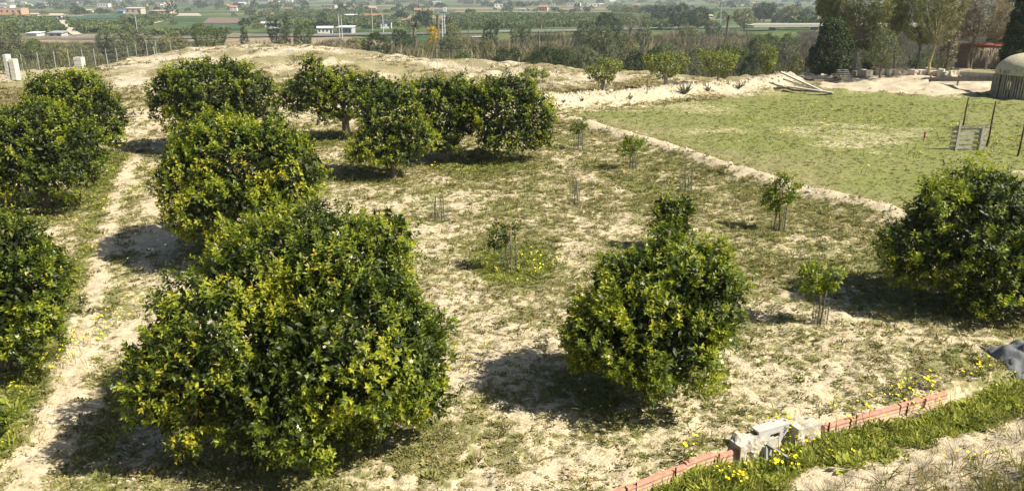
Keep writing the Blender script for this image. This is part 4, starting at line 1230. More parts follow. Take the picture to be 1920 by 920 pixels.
# four small pale-trunked trees along the stony bank
veg('bank_tree', 'small bush-like tree behind the right end of the orange clump', 'tree', 1003, 128, 55, 56, 'yellow', 1, trunk=.28, leaf=.16, k=6)
veg('bank_tree', 'leaning pale-trunked tree at the left of the stony bank', 'tree', 1130, 110, 50, 68, 'yellow', 2, trunk=.30, leaf=.16, k=6, lean=.05, bark=M_PALEBARK, trunk_r=.16)
veg('bank_tree', 'wide pale-trunked tree, middle one on the stony bank', 'tree', 1246, 97, 52, 84, 'yellow', 3, trunk=.30, leaf=.16, k=6, bark=M_PALEBARK, trunk_r=.16)
veg('bank_tree', 'yellowish pale-trunked tree right of the agave on the stony bank', 'tree', 1344, 96, 54, 78, 'yellow', 4, trunk=.36, leaf=.16, k=6, bark=M_PALEBARK, trunk_r=.12)
veg('bank_tree', 'narrow yellow-green tree at the right end of the stony bank', 'tree', 1438, 86, 56, 36, 'yellow', 5, trunk=.15, leaf=.2, k=6, up=.8)
# bushes behind the crest
B = [
 ('shrub', 'wide dark green bush behind the crest, right of the last fence post', 1030, 88, 84, 100, 'dark'),
 ('shrub', 'greyish bush against the right side of the wide dark bush', 1098, 84, 88, 60, 'grey'),
 ('shrub', 'small dark bush at the left foot of the wide dark bush', 950, 92, 86, 52, 'dark'),
 ('broad_tree', 'tall grey-green tree above the wide dark bush', 1135, 52, 120, 72, 'grey'),
 ('shrub', 'dark bush behind the leaning bank tree', 1190, 96, 82, 62, 'dark'),
 ('shrub', 'twiggy grey bush between the middle and the yellowish bank tree', 1292, 92, 84, 56, 'grey'),
 ('shrub', 'dark bush in the shade behind the middle bank tree', 1222, 92, 92, 50, 'dark'),
 ('shrub', 'round bright green bush right behind the yellowish bank tree', 1376, 86, 100, 50, 'green'),
 ('broad_tree', 'round green tree left of the narrow yellow-green tree', 1425, 66, 110, 64, 'green'),
 ('shrub', 'low dark bush below the round green tree', 1400, 100, 90, 34, 'dark'),
 ('shrub', 'dark green bush behind the sandy crest, above the orange clump', 708, 60, 100, 56, 'dark'),
 ('shrub', 'grey-green bush close to the palm, left of the dark crest bush', 662, 72, 110, 60, 'olive'),
 ('shrub', 'dry brownish bushes on the left shoulder of the crest', 640, 74, 98, 80, 'brown'),
 ('broad_tree', 'rounded dark tree left of the sandy crest', 400, 49, 130, 62, 'green'),
 ('broad_tree', 'grey tree with loose crown among the left reeds', 222, 52, 140, 60, 'grey'),
 ('broad_tree', 'pale grey tree right of the loose one among the left reeds', 272, 50, 150, 58, 'grey'),
 ('broad_tree', 'rounded grey-green willow at the upper left edge', 20, 46, 125, 62, 'grey'),
 ('shrub', 'dark greyish bush at the left edge below the concrete pillars', -6, 128, 52, 90, 'grey'),
 ('poplar', 'dark narrow tree left of the white sheds', 462, 52, 170, 16, 'dark'),
 ('poplar', 'tall dark cypress beside the white sheds', 541, 26, 190, 12, 'dark'),
 ('broad_tree', 'dark tree just left of the cypress by the white sheds', 522, 38, 185, 34, 'dark'),
 ('shrub', 'clipped dark hedge in front of the white sheds', 757, 58, 160, 40, 'dark'),
 ('broad_tree', 'green bush tree between the mast and the parked van', 853, 46, 150, 42, 'olive'),
 ('broad_tree', 'dark trees beside the parked van', 920, 40, 190, 32, 'dark'),
 ('broad_tree', 'pair-like left grey tree in the reeds right of the van', 968, 44, 180, 24, 'grey'),
 ('broad_tree', 'pair-like right grey tree in the reeds right of the van', 986, 46, 180, 22, 'grey'),
 ('broad_tree', 'blue-grey tree in front of the dark green thicket', 1094, 42, 185, 42, 'grey'),
 ('broad_tree', 'dark green thicket below the bare brownish tree', 1140, 26, 210, 52, 'dark'),
 ('bare_tree', 'brownish leafless tree above the dark green thicket', 1180, 10, 225, 44, 'brown'),
 ('broad_tree', 'grey tree right of the brownish leafless tree', 1205, 40, 190, 34, 'grey'),
 ('broad_tree', 'small olive tree at the left of the viaduct', 1290, 48, 240, 36, 'olive'),
 ('broad_tree', 'dark pine left of the far dark pair', 1235, 10, 420, 40, 'dark'),
 ('broad_tree', 'dark tree left of the pair on the plain', 1272, 8, 330, 48, 'dark'),
 ('broad_tree', 'dark tree right of the pair on the plain', 1308, 12, 320, 40, 'dark'),
 ('broad_tree', 'grey tree beside the second palm', 1335, 38, 260, 36, 'grey'),
 ('broad_tree', 'rounded tree right of the second palm', 1395, 18, 330, 44, 'olive'),
 ('broad_tree', 'dark tree left of the rounded yellowish tree on the plain', 1432, 4, 420, 46, 'dark'),
 ('broad_tree', 'rounded yellowish tree just left of the viaduct hill', 1478, 12, 380, 44, 'olive'),
 ('shrub', 'olive bush in the reeds below the parked van', 905, 74, 150, 46, 'olive'),
 ('shrub', 'rounded green bush in the reeds behind the crest fence posts', 800, 84, 112, 54, 'olive'),
 ('shrub', 'grey-green bush in the reeds at the foot of the white mast', 842, 70, 140, 50, 'grey'),
 ('shrub', 'green bush behind the far end of the sandy crest', 872, 98, 90, 44, 'green'),
 ('shrub', 'olive bush between the tall grey-green tree and the brown brush', 1180, 70, 130, 50, 'olive'),
 ('shrub', 'grey bush in the brown brush above the middle bank tree', 1245, 76, 125, 58, 'grey'),
 ('shrub', 'low green bush in the brown brush above the yellowish bank tree', 1345, 84, 115, 46, 'green'),
 ('broad_tree', 'grey-green tree in the brown brush left of the dark conifer', 1470, 62, 125, 46, 'grey'),
 ('shrub', 'green bush left of the dark conifer at the yard edge', 1492, 100, 74, 34, 'olive'),
 ('shrub', 'olive bush in the brush behind the slim dark trunk', 1640, 92, 110, 70, 'olive'),
 ('shrub', 'green bush in the brush behind the crooked yellow trunk', 1728, 98, 100, 60, 'green'),
 ('shrub', 'olive bush among the reeds left of the rounded dark tree', 330, 66, 140, 50, 'olive'),
 ('shrub', 'dark bush among the reeds beyond the gate gap', 120, 84, 120, 60, 'olive'),
 ('shrub', 'green bush among the reeds right of the upper left willow', 70, 76, 150, 46, 'green'),
 ('broad_tree', 'rounded dark tree between the two white shed groups', 572, 44, 190, 40, 'green'),
 ('bare_tree', 'twiggy leafless shrub in the brown reeds', 1326, 70, 150, 44, 'brown'),
 ('bare_tree', 'reddish twiggy bush left of the dark conifer', 1508, 82, 70, 30, 'brown'),
 ('shrub', 'dark shrub at the foot of the crooked trunks', 1625, 130, 64, 20, 'dark'),
]
for i, (nm, lab, px, top, Y, w_, kd) in enumerate(B):
    veg(nm, lab, 'bush' if nm == 'shrub' else 'tree', px, top, Y, w_, kd, 300 + i, trunk=.06 if nm == 'shrub' else .14, shape='column' if nm == 'poplar' else 'dome', k=5, gap=.42 if nm == 'bare_tree' else .25, elong=.16 if nm == 'bare_tree' else .5)
veg('mimosa_bush', 'bright yellow flowering bush beside the big palm', 'bush', 812, 50, 195, 20, 'mimosa', 390, trunk=.1)
# trees around the yard
veg('conifer', 'dense dark conifer standing at the left of the yard', 'tree', 1552, 36, 62, 78, 'dark', 401, trunk=.06, leaf=.2, k=7, dens=16, up=.7, lobes=8, depth_r=.8)
veg('cypress_tree', 'tall dark cypress rising behind the dense conifer', 'tree', 1543, -40, 68, 30, 'dark', 402, trunk=.04, leaf=.22, k=7, shape='column', up=1.5)
veg('acacia_tree', 'feathery yellow-green tree spreading above the dense conifer', 'tree', 1600, -34, 66, 150, 'feather', 403, trunk=.24, leaf=.28, k=8, elong=.2, dens=15, gap=.40, lobes=16, bark=M_PALEBARK)
veg('acacia_tree', 'small dark-leaved tree with a slim dark trunk in front of the yard wall', 'tree', 1650, 58, 60, 62, 'grey', 404, trunk=.30, leaf=.24, k=8, elong=.22, dens=10, gap=.42, trunk_r=.10)
veg('bare_tree', 'white-barked leafless tree with forked branches behind the rubble wall', 'tree', 1676, 40, 66, 56, 'bare', 405, trunk=.25, leaf=.3, k=4, elong=.07, gap=.5, dens=8, bark=M_PALEBARK, trunk_r=.12)
veg('acacia_tree', 'yellowish feathery crown on a thin straight trunk behind the yard', 'tree', 1716, -24, 64, 96, 'feather', 406, trunk=.32, leaf=.28, k=8, elong=.2, dens=13, gap=.40, lobes=11, trunk_r=.09)
veg('acacia_tree', 'grey feathery tree on a crooked yellow-barked trunk', 'tree', 1742, -16, 61, 90, 'olive', 407, trunk=.36, leaf=.28, k=7, elong=.14, dens=9, gap=.42, lobes=9, bark=M_YBARK, trunk_r=.11, lean=.04)
veg('ivy_tree', 'dark narrow ivy-clad trunk at the back of the yard', 'tree', 1772, 30, 62, 30, 'brown', 408, trunk=.03, leaf=.2, k=6, shape='column')
veg('bare_tree', 'brown-grey twiggy tree above the pavilion', 'tree', 1815, -30, 64, 120, 'brown', 409, trunk=.40, leaf=.30, k=8, elong=.14, dens=13, gap=.40, lobes=14, trunk_r=.13)
veg('pine_tree', 'dark green rounded pine behind the pavilion', 'tree', 1853, 40, 84, 46, 'dark', 410, trunk=.2, k=6)
veg('acacia_tree', 'olive feathery tree between the pine and the right-hand cypress', 'tree', 1876, -20, 72, 70, 'feather', 411, trunk=.36, leaf=.28, k=8, elong=.2, dens=13, gap=.40, lobes=11)
veg('cypress_tree', 'slender dark cypress beside the hut at the right edge', 'tree', 1894, -4, 56, 46, 'dark', 412, trunk=.02, leaf=.22, k=8, dens=26, shape='column', up=1.6)
veg('broad_tree', 'dark foliage filling the corner right of the slender cypress', 'tree', 1936, 0, 66, 60, 'dark', 413, trunk=.1, k=6)

# agaves on the bank
M_AGAVE = simple_mat('agave_leaf', (.07, .09, .06), (.14, .17, .11), 6, .6, 0)
def agave(px, py, hpx, lab, seed):
    rng = np.random.default_rng(seed); b = G(px, py); h = hpx * m_per_px(b)
    mb = MB()
    for i in range(16):
        a = rng.uniform(0, 6.28); el = rng.uniform(.5, 1.35)
        u = Vector((math.cos(a) * math.cos(el), math.sin(a) * math.cos(el), math.sin(el)))
        mb.tube([(0, 0, 0), tuple(u * h * .5), tuple(u * h * rng.uniform(.8, 1.1))], [.07 * h, .06 * h, .008], 4)
    tag(mb.build('agave', M_AGAVE, None, tuple(b)), lab, 'agave')
agave(1285, 176, 22, 'tall spiky agave on the stony bank', 1)
agave(1328, 172, 12, 'small agave just right of the tall one', 2)
agave(1386, 166, 14, 'agave cluster right of the yellowish bank tree', 3)
agave(1182, 186, 9, 'tiny agave on the bank between the leaning and the middle tree', 4)
agave(1092, 190, 8, 'tiny agave at the left foot of the leaning bank tree', 5)
agave(1057, 192, 7, 'leftmost tiny agave on the stony bank', 6)

# canary palms
def palm(px, top, Y, w_px, lab, seed, trunk_frac=.4, name='palm_tree', drop=1.0):
    rng = np.random.default_rng(seed); b = place(px, Y); m = m_per_px(b)
    H = at(px, top, Y)[2] - b[2]; R_ = w_px * m / 2
    root = thing(name, b, lab, 'palm')
    zc = H * .62 if trunk_frac is None else H - R_ * .85
    mb = MB(); limb(mb, (0, 0, -.3), (0, 0, zc), .45, .35, rng, 4, .02, 8); mb.build('trunk', M_BARK, root)
    V, T = [], []
    for i in range(64):
        a = rng.uniform(0, 6.28); el = rng.uniform(-.25, 1.4)
        u = np.array((math.cos(a), math.sin(a), 0)); L_ = R_ * rng.uniform(.9, 1.1)
        prev = None
        for s_ in range(7):
            t = s_ / 6; th = el - drop * 1.3 * t * t
            pt = np.array((0, 0, zc)) + u * (L_ * t * math.cos(el * .8)) + np.array((0, 0, L_ * (t * math.sin(el) - .55 * drop * t * t)))
            if prev is not None:
                s2 = np.cross(u, (0, 0, 1)); w_ = .30 * (1 - t * .7) * R_ / 3.5
                for sg in (-1, 1):
                    k = len(V); V += [prev, pt, (prev + pt) / 2 + s2 * sg * w_ * 1.6 - np.array((0, 0, .25 * w_))]; T.append((k, k + 1, k + 2))
            prev = pt
    o = add_obj('fronds', mesh_np('fronds', V, T, None, [VM['palm']], {'tint': ('FLOAT', np.repeat(rng.random(len(V) // 3), 3))}), root); o['kind'] = 'stuff'
palm(779, 32, 190, 42, 'big feather palm beside the yellow flowering bush', 21)
palm(1362, 20, 250, 34, 'second feather palm on the plain, left of the viaduct', 22)
palm(1014, 32, 330, 14, 'small palm on the dark green orchard right of the van', 23)
palm(822, 22, 215, 14, 'tall dry palm with hanging skirt left of the white mast', 24, drop=1.6)

# ------------------------------------------------------------------ gate pillars and wire fences at the back
M_PILLAR = simple_mat('pale_block', (.42, .40, .35), (.58, .56, .50), 4, .9, .4)
M_POST = simple_mat('fence_steel', (.28, .28, .26), (.42, .42, .39), 8, .6, 0)
def pillar(px, py, top, w_px, lab, parts):
    b = G(px, py); m = m_per_px(b); H = at(px, top, b[1])[2] - b[2]; w_ = w_px * m
    root = thing('gate_pillar', b, lab, 'pillar')
    n_ = 6
    for (dx, ww, hh) in parts:
        for i in range(n_):
            MB().box((dx * m, 0, H * hh * (i + .5) / n_), (ww * m, .5, H * hh / n_ - .012), jit=.008).build('block', M_PILLAR, root)
        MB().box((dx * m, 0, H * hh * .5), (ww * m - .03, .46, H * hh - .02)).build('core', M_CONC2, root)
pillar(154, 146, 107, 15, 'square pale block pillar right of the gate gap', [(0, 14, 1.0)])
pillar(27, 150, 102, 18, 'pale double pillar at the left edge by the gate gap', [(-6, 6, 1.0), (4.5, 9, .82)])
def fence(lab, posts, Yoff, wire_h=(.95, .5), rad=.035):
    first = None; pts = []
    root = None
    for px, top, Y in posts:
        b = place(px, Y); H = max(1.0, at(px, top, Y)[2] - b[2])
        if root is None: root = thing('wire_fence', b, lab, 'fence')
        mb = MB(); mb.tube([tuple(b - np.array(root.location) + (0, 0, -.3)), tuple(b - np.array(root.location) + (0, 0, H))], rad, 6)
        mb.build('post', M_POST, root); pts.append((b, H))
    mb = MB()
    for h_ in wire_h:
        for (b0, H0), (b1, H1) in zip(pts[:-1], pts[1:]):
            mb.tube([tuple(b0 + (0, 0, H0 * h_) - np.array(root.location)), tuple(b1 + (0, 0, H1 * h_) - np.array(root.location))], .006, 3, False)
    mb.build('wires', M_POST, root)
fence('wire fence with pale leaning posts beyond the left end of the crest', [(51, 102, 74), (81, 98, 76), (112, 95, 78), (138, 93, 80), (164, 92, 80), (186, 92, 82), (207, 92, 82), (226, 90, 84), (247, 85, 86), (262, 82, 86), (282, 76, 88), (299, 77, 90), (326, 75, 94)], 0)
fence('wire fence on the near face of the sandy mound', [(45, 120, 62), (203, 107, 62), (291, 103, 66), (377, 100, 68), (461, 98, 70), (541, 97, 70), (684, 94, 66), (753, 93, 66), (820, 92, 66), (885, 92, 66), (973, 108, 62), (1013, 160, 50)], 0, rad=.03)
b = G(1213, 177); tag(MB().tube([(0, 0, -.1), (0, 0, 27 * m_per_px(b))], .03, 6).build('fence_post', M_STAKE, None, tuple(b)), 'thin dark post on the grass between two bank trees', 'post')
# ------------------------------------------------------------------ reed beds and brush beyond the plateau
def place_np(px, Y):
    px, Y = np.asarray(px, float), np.asarray(Y, float)
    x = (px - 960) / F * Y * CP
    for _ in range(4):
        z = terrain(x, Y, False); x = (px - 960) / F * (Y * CP - (z - CAM_H) * SP)
    return x, Y, terrain(x, Y, False)
REEDC = [(0, (.14, .115, .06)), (.4, (.25, .21, .115)), (.75, (.36, .31, .185)), (1, (.44, .39, .25))]
REEDG = [(0, (.07, .09, .03)), (.4, (.14, .155, .055)), (.8, (.21, .21, .08)), (1, (.28, .26, .12))]
M_REED = weed_material('reed', REEDC, REEDG, .8, .2)
M_BRUSH = weed_material('brush', [(0, (.13, .105, .075)), (.5, (.23, .19, .145)), (1, (.34, .29, .23))], REEDG, .85, .1)
rng = np.random.default_rng(77)
def reed_proto(mat, n, rad, h, w_, sp):
    return tuft_mesh('reed_clump', mat, n, rad, h, w_, rng, spread=sp)
REEDS = [reed_proto(M_REED, 90, 1.0, 2.3, .085, .8) for _ in range(4)]
BRUSH = [reed_proto(M_BRUSH, 90, 1.0, 1.5, .06, 1.0) for _ in range(4)]
def bed(name, label, cat, protos, zones, dens_scale=1.0, dry_mu=.3):
    X, Yy, Z, S, D_ = [], [], [], [], []
    for px0, px1, Y0, Y1, n, sc, dmu in zones:
        n = int(n * dens_scale)
        px = rng.uniform(px0, px1, n); Y = Y0 * (Y1 / Y0) ** rng.random(n)
        x, y, z = place_np(px, Y)
        keep = fbm(x / 9, y / 14, 3, 501) > .36
        X.append(x[keep]); Yy.append(y[keep]); Z.append(z[keep]); S.append(sc * rng.lognormal(0, .22, keep.sum()))
        D_.append(np.clip(dmu + .5 * (fbm(x[keep] / 12, y[keep] / 16, 2, 511) - .5) * 2 + rng.normal(0, .15, keep.sum()), 0, 1))
    X, Yy, Z, S, D_ = map(np.concatenate, (X, Yy, Z, S, D_)); n = len(X)
    scatter(name, label, cat, np.stack([X, Yy, Z - .1], 1), protos, np.stack([rng.normal(0, .08, n), rng.normal(0, .08, n), rng.uniform(0, 6.28, n)], 1), S, rng.integers(0, len(protos), n), D_)
bed('reed_bed', 'tall tan reed beds filling the river bottom beyond the crest', 'reeds', REEDS,
    [(735, 1010, 98, 215, 3000, .9, .35), (1000, 1420, 150, 260, 1700, .9, .55), (430, 760, 110, 190, 1800, .8, .6), (60, 360, 96, 150, 1400, .75, .5), (-150, 80, 110, 200, 700, .9, .5), (1000, 1500, 95, 130, 700, .8, .6)])
bed('dry_brush', 'low brown leafless brush between the reeds and the viaduct', 'brush', BRUSH,
    [(1150, 1560, 125, 235, 3600, 1.0, .15), (1500, 1920, 130, 300, 2600, 1.0, .45), (90, 380, 88, 130, 1700, .9, .1), (1180, 1520, 80, 110, 500, .7, .5), (1520, 1900, 78, 120, 700, .6, .7), (40, 400, 150, 240, 1500, .7, .8)])

# pale rubble on the banks and along the crest
M_RUBBLE = simple_mat('pale_rubble', (.46, .39, .28), (.70, .62, .47), 3, .95, .4, .02)
def pebble(rng):
    s_ = sphere_pts(14, rng); me_b = __import__('bmesh').new()
    for q in s_: me_b.verts.new(q * np.array((1, .8, .6)) * rng.uniform(.8, 1.1))
    __import__('bmesh').ops.convex_hull(me_b, input=me_b.verts[:])
    me = bpy.data.meshes.new('clod'); me_b.to_mesh(me); me_b.free(); me.materials.append(M_RUBBLE); return me
CLODS = [pebble(rng) for _ in range(6)]
cx, cy, cs = [], [], []
for P, n_, wd_, s0 in ((BANK_B, 900, .9, .05), (BANK_A, 500, .4, .028), (BANK_C, 150, .35, .025), (CREST_L, 500, 1.3, .06)):
    seg = rng.integers(0, len(P) - 1, n_); t = rng.random(n_)[:, None]
    q = P[seg] * (1 - t) + P[seg + 1] * t + rng.normal(0, wd_, (n_, 2)) * .6
    cx.append(q[:, 0]); cy.append(q[:, 1]); cs.append(s0 * rng.lognormal(0, .45, n_))
x_, y_ = scatter_pts(9000, -40, 40, 7.5, 40, rng, .9)
keep = poly_dist(x_, y_, WALL, True) < -.1
cx.append(x_[keep]); cy.append(y_[keep]); cs.append(.014 * rng.lognormal(0, .5, keep.sum()))
cx, cy, cs = map(np.concatenate, (cx, cy, cs)); n = len(cx)
scatter('soil_clods', 'pale soil clods and rubble on the banks and bare ground', 'rubble', np.stack([cx, cy, terrain(cx, cy) + cs * .15], 1), CLODS, rng.uniform(0, 6.28, (n, 3)), cs, rng.integers(0, 6, n))

# ------------------------------------------------------------------ far orchards, fields, tracks
def crown_proto(mat_kind, r, n, leaf, rng, hgt=.8):
    s = sphere_pts(n, rng); s[:, 2] = np.abs(s[:, 2]) * hgt + .15
    p = s * r * rng.uniform(.65, 1.08, n)[:, None]
    V, T, A = leaf_arrays(p, unit(s + rng.normal(0, .5, s.shape)), unit(s + rng.normal(0, .5, s.shape)), leaf * rng.uniform(.7, 1.3, n), leaf * .8 * rng.uniform(.7, 1.3, n), np.clip(rng.normal(.45, .25, n), 0, 1), 2)
    return mesh_np('crown', V, T, None, [VM[mat_kind]], {'tint': ('FLOAT', A)})
CIT = [crown_proto('green', 1.7, 120, .75, rng) for _ in range(3)]
FARW = [crown_proto(k_, 3.2, 150, 1.3, rng, hh) for k_, hh in (('dark', 1.0), ('green', .9), ('grey', .9), ('olive', .8), ('dark', 2.2))]

def gp(px, py):
    return G(px, py)[:2]
def far_patch(name, pxs, col1, col2, label, scale=.05, off=.25):
    P = [gp(*p) for p in pxs]
    nx, ny = 14, 8
    V = []
    for j in range(ny + 1):
        for i in range(nx + 1):
            s_, t_ = i / nx, j / ny
            q = (P[0] * (1 - s_) + P[1] * s_) * (1 - t_) + (P[3] * (1 - s_) + P[2] * s_) * t_
            V.append((q[0], q[1], 0))
    V = np.array(V); V[:, 2] = terrain(V[:, 0], V[:, 1], False) + off
    Q = [(j * (nx + 1) + i, j * (nx + 1) + i + 1, (j + 1) * (nx + 1) + i + 1, (j + 1) * (nx + 1) + i) for j in range(ny) for i in range(nx)]
    o = add_obj(name, mesh_np(name, V, None, Q, [simple_mat(name, col1, col2, scale, .95, 0)]))
    tag(o, label, 'field', kind='structure')
far_patch('crop_field', [(120, 37), (238, 35), (300, 27.5), (165, 28.5)], (.03, .075, .04), (.06, .11, .06), 'teal green vegetable field behind the left orchard')
far_patch('crop_field', [(330, 58), (452, 57), (440, 46), (362, 46)], (.03, .07, .035), (.06, .10, .05), 'green vegetable field behind the grey tree')
far_patch('crop_field', [(380, 44.5), (452, 44.5), (448, 35), (392, 34)], (.15, .10, .075), (.20, .15, .11), 'brown ploughed field right of the farm track')
far_patch('crop_field', [(330, 31), (380, 31), (372, 25.5), (335, 26)], (.32, .28, .20), (.42, .37, .28), 'pale bare field near the warehouse')
far_patch('crop_field', [(690, 24), (850, 24), (860, 19), (720, 19)], (.05, .08, .035), (.09, .11, .05), 'green field behind the houses above the palm')
far_patch('crop_field', [(1080, 24), (1160, 24), (1165, 21), (1090, 21)], (.05, .085, .04), (.07, .10, .05), 'green strip field near the pink house')

def track(name, pxs, width, mat, label, off=.3):
    P = np.array([gp(*p) for p in pxs]); pts = []
    for a, b in zip(P[:-1], P[1:]):
        for t in np.linspace(0, 1, 8, endpoint=False): pts.append(a + (b - a) * t)
    pts.append(P[-1]); pts = np.array(pts)
    d = unit(np.gradient(pts, axis=0)); nn = np.stack([d[:, 1], -d[:, 0]], 1)
    L_, R_ = pts - nn * width / 2, pts + nn * width / 2
    V = np.vstack([np.column_stack([q, terrain(q[:, 0], q[:, 1], False) + off]) for q in (L_, R_)])
    n = len(pts); Q = [(i, i + n, i + n + 1, i + 1) for i in range(n - 1)]
    o = add_obj(name, mesh_np(name, V, None, Q, [mat])); tag(o, label, name, kind='structure'); return pts
M_DIRT = simple_mat('dirt_track', (.36, .31, .23), (.50, .44, .34), .4, .95, 0)
M_ASPH = simple_mat('old_asphalt', (.10, .10, .09), (.15, .145, .13), .3, .9, 0)
track('path', [(117, 39), (122, 46), (130, 53), (134, 60), (146, 67)], 3.2, M_DIRT, 'pale dirt path crossing the left orchard')
track('path', [(255, 52), (282, 46), (300, 41), (310, 37)], 3.0, M_DIRT, 'pale dirt path climbing right behind the grey tree')
track('path', [(600, 50), (615, 45), (608, 40)], 2.0, M_DIRT, 'short pale path between the middle orchards')
track('path', [(860, 27), (1000, 26), (1190, 22)], 5.0, M_DIRT, 'long straight pale path along the far edge of the big orchard')
rd = track('road', [(-60, 73), (60, 74), (200, 74), (370, 73), (560, 70), (760, 66), (900, 63.5), (1040, 61), (1160, 57.5), (1300, 54), (1415, 52.5)], 6.0, M_ASPH, 'grey road crossing the plain in front of the orchards', .5)
# guard rail along the road
gr = MB()
V_ = np.column_stack([rd, terrain(rd[:, 0], rd[:, 1], False)])
for a, b in zip(V_[:-1], V_[1:]):
    d = unit(b - a); off = np.array((d[1], -d[0], 0)) * 3.3
    gr.box(tuple((a + b) / 2 + off + (0, 0, 1.0)), (np.linalg.norm(b - a), .1, .25), rz=math.atan2(d[1], d[0]))
    gr.box(tuple(a + off + (0, 0, .75)), (.12, .12, .8))
root = thing('guard_rail', V_[0], 'long pale guard rail along the road across the plain', 'guard rail')
M_RAIL = simple_mat('rail_steel', (.22, .22, .21), (.32, .32, .31), .5, .6, 0)
gr.v = [tuple(np.array(p) - V_[0]) for p in gr.v]; gr.build('rail', M_RAIL, root)

def orchard(zones):
    X, Yy = [], []
    for pxs, sp, rz in zones:
        P = np.array([gp(*p) for p in pxs])
        c = P.mean(0); R_ = np.abs(P - c).max() * 1.5
        g = np.arange(-R_, R_, sp)
        gx, gy = np.meshgrid(g, g * 1.0); gx, gy = gx.ravel(), gy.ravel()
        x = c[0] + gx * math.cos(rz) - gy * math.sin(rz) + rng.normal(0, .25, len(gx)); y = c[1] + gx * math.sin(rz) + gy * math.cos(rz) + rng.normal(0, .25, len(gx))
        k = in_poly(x, y, P) & (rng.random(len(x)) > .03); X.append(x[k]); Yy.append(y[k])
    x, y = np.concatenate(X), np.concatenate(Yy); n = len(x)
    print('orchard', n)
    scatter('far_orchards', 'dark green citrus orchards planted in rows on the plain', 'orchard', np.stack([x, y, terrain(x, y, False)], 1), CIT,
            np.stack([np.zeros(n), np.zeros(n), rng.uniform(0, 6.28, n)], 1), rng.uniform(.85, 1.2, n), rng.integers(0, 3, n))
orchard([([(-60, 62), (118, 60), (104, 38), (-60, 33)], 4.2, .2), ([(150, 62), (232, 62), (290, 46), (128, 44)], 4.2, .2), ([(230, 50), (300, 42), (325, 32), (225, 34)], 4.4, .2),
         ([(545, 52), (605, 50), (600, 42), (545, 42)], 4.2, .1), ([(610, 50), (740, 52), (742, 36), (620, 34)], 4.4, .1), ([(500, 40), (640, 33), (700, 24), (520, 26)], 5, .1),
         ([(835, 58), (1195, 48), (1180, 31), (850, 30)], 4.6, .3), ([(1195, 50), (1330, 50), (1320, 34), (1200, 34)], 4.6, .3), ([(280, 68), (420, 69), (440, 62), (300, 61)], 4, .2),
         ([(1150, 24), (1260, 22), (1240, 16), (1150, 17)], 6, .1)])

# scattered far trees that read as one mass towards the horizon
px, py = rng.uniform(-100, 2050, 2600), None
Yd = 330 * (3200 / 330.) ** (rng.random(2600) ** 1.15)
keep = fbm(px / 55, np.log(Yd) * 9, 3, 601) > .50
px, Yd = px[keep], Yd[keep]
x, y, z = place_np(px, Yd)
# keep trees off the fields and orchards in front
fl = np.ones(len(x), bool)
for pxs in ([(-60, 60), (330, 60), (330, 30), (-60, 30)], [(330, 60), (455, 60), (450, 32), (330, 32)], [(500, 54), (745, 54), (745, 26), (500, 26)], [(835, 60), (1340, 52), (1330, 26), (850, 26)], [(120, 38), (240, 38), (300, 26), (165, 26)]):
    fl &= ~in_poly(x, y, np.array([gp(*p) for p in pxs])) | (rng.random(len(x)) < .04)
x, y, z, Yd = x[fl], y[fl], z[fl], Yd[fl]; n = len(x)
scatter('far_trees', 'far scattered trees and groves thinning out towards the horizon', 'trees', np.stack([x, y, z], 1), FARW, np.stack([np.zeros(n), np.zeros(n), rng.uniform(0, 6.28, n)], 1), rng.lognormal(-.1, .3, n) * np.clip(Yd / 900, .8, 2.0), rng.choice(5, n, p=[.3, .25, .2, .15, .1]))

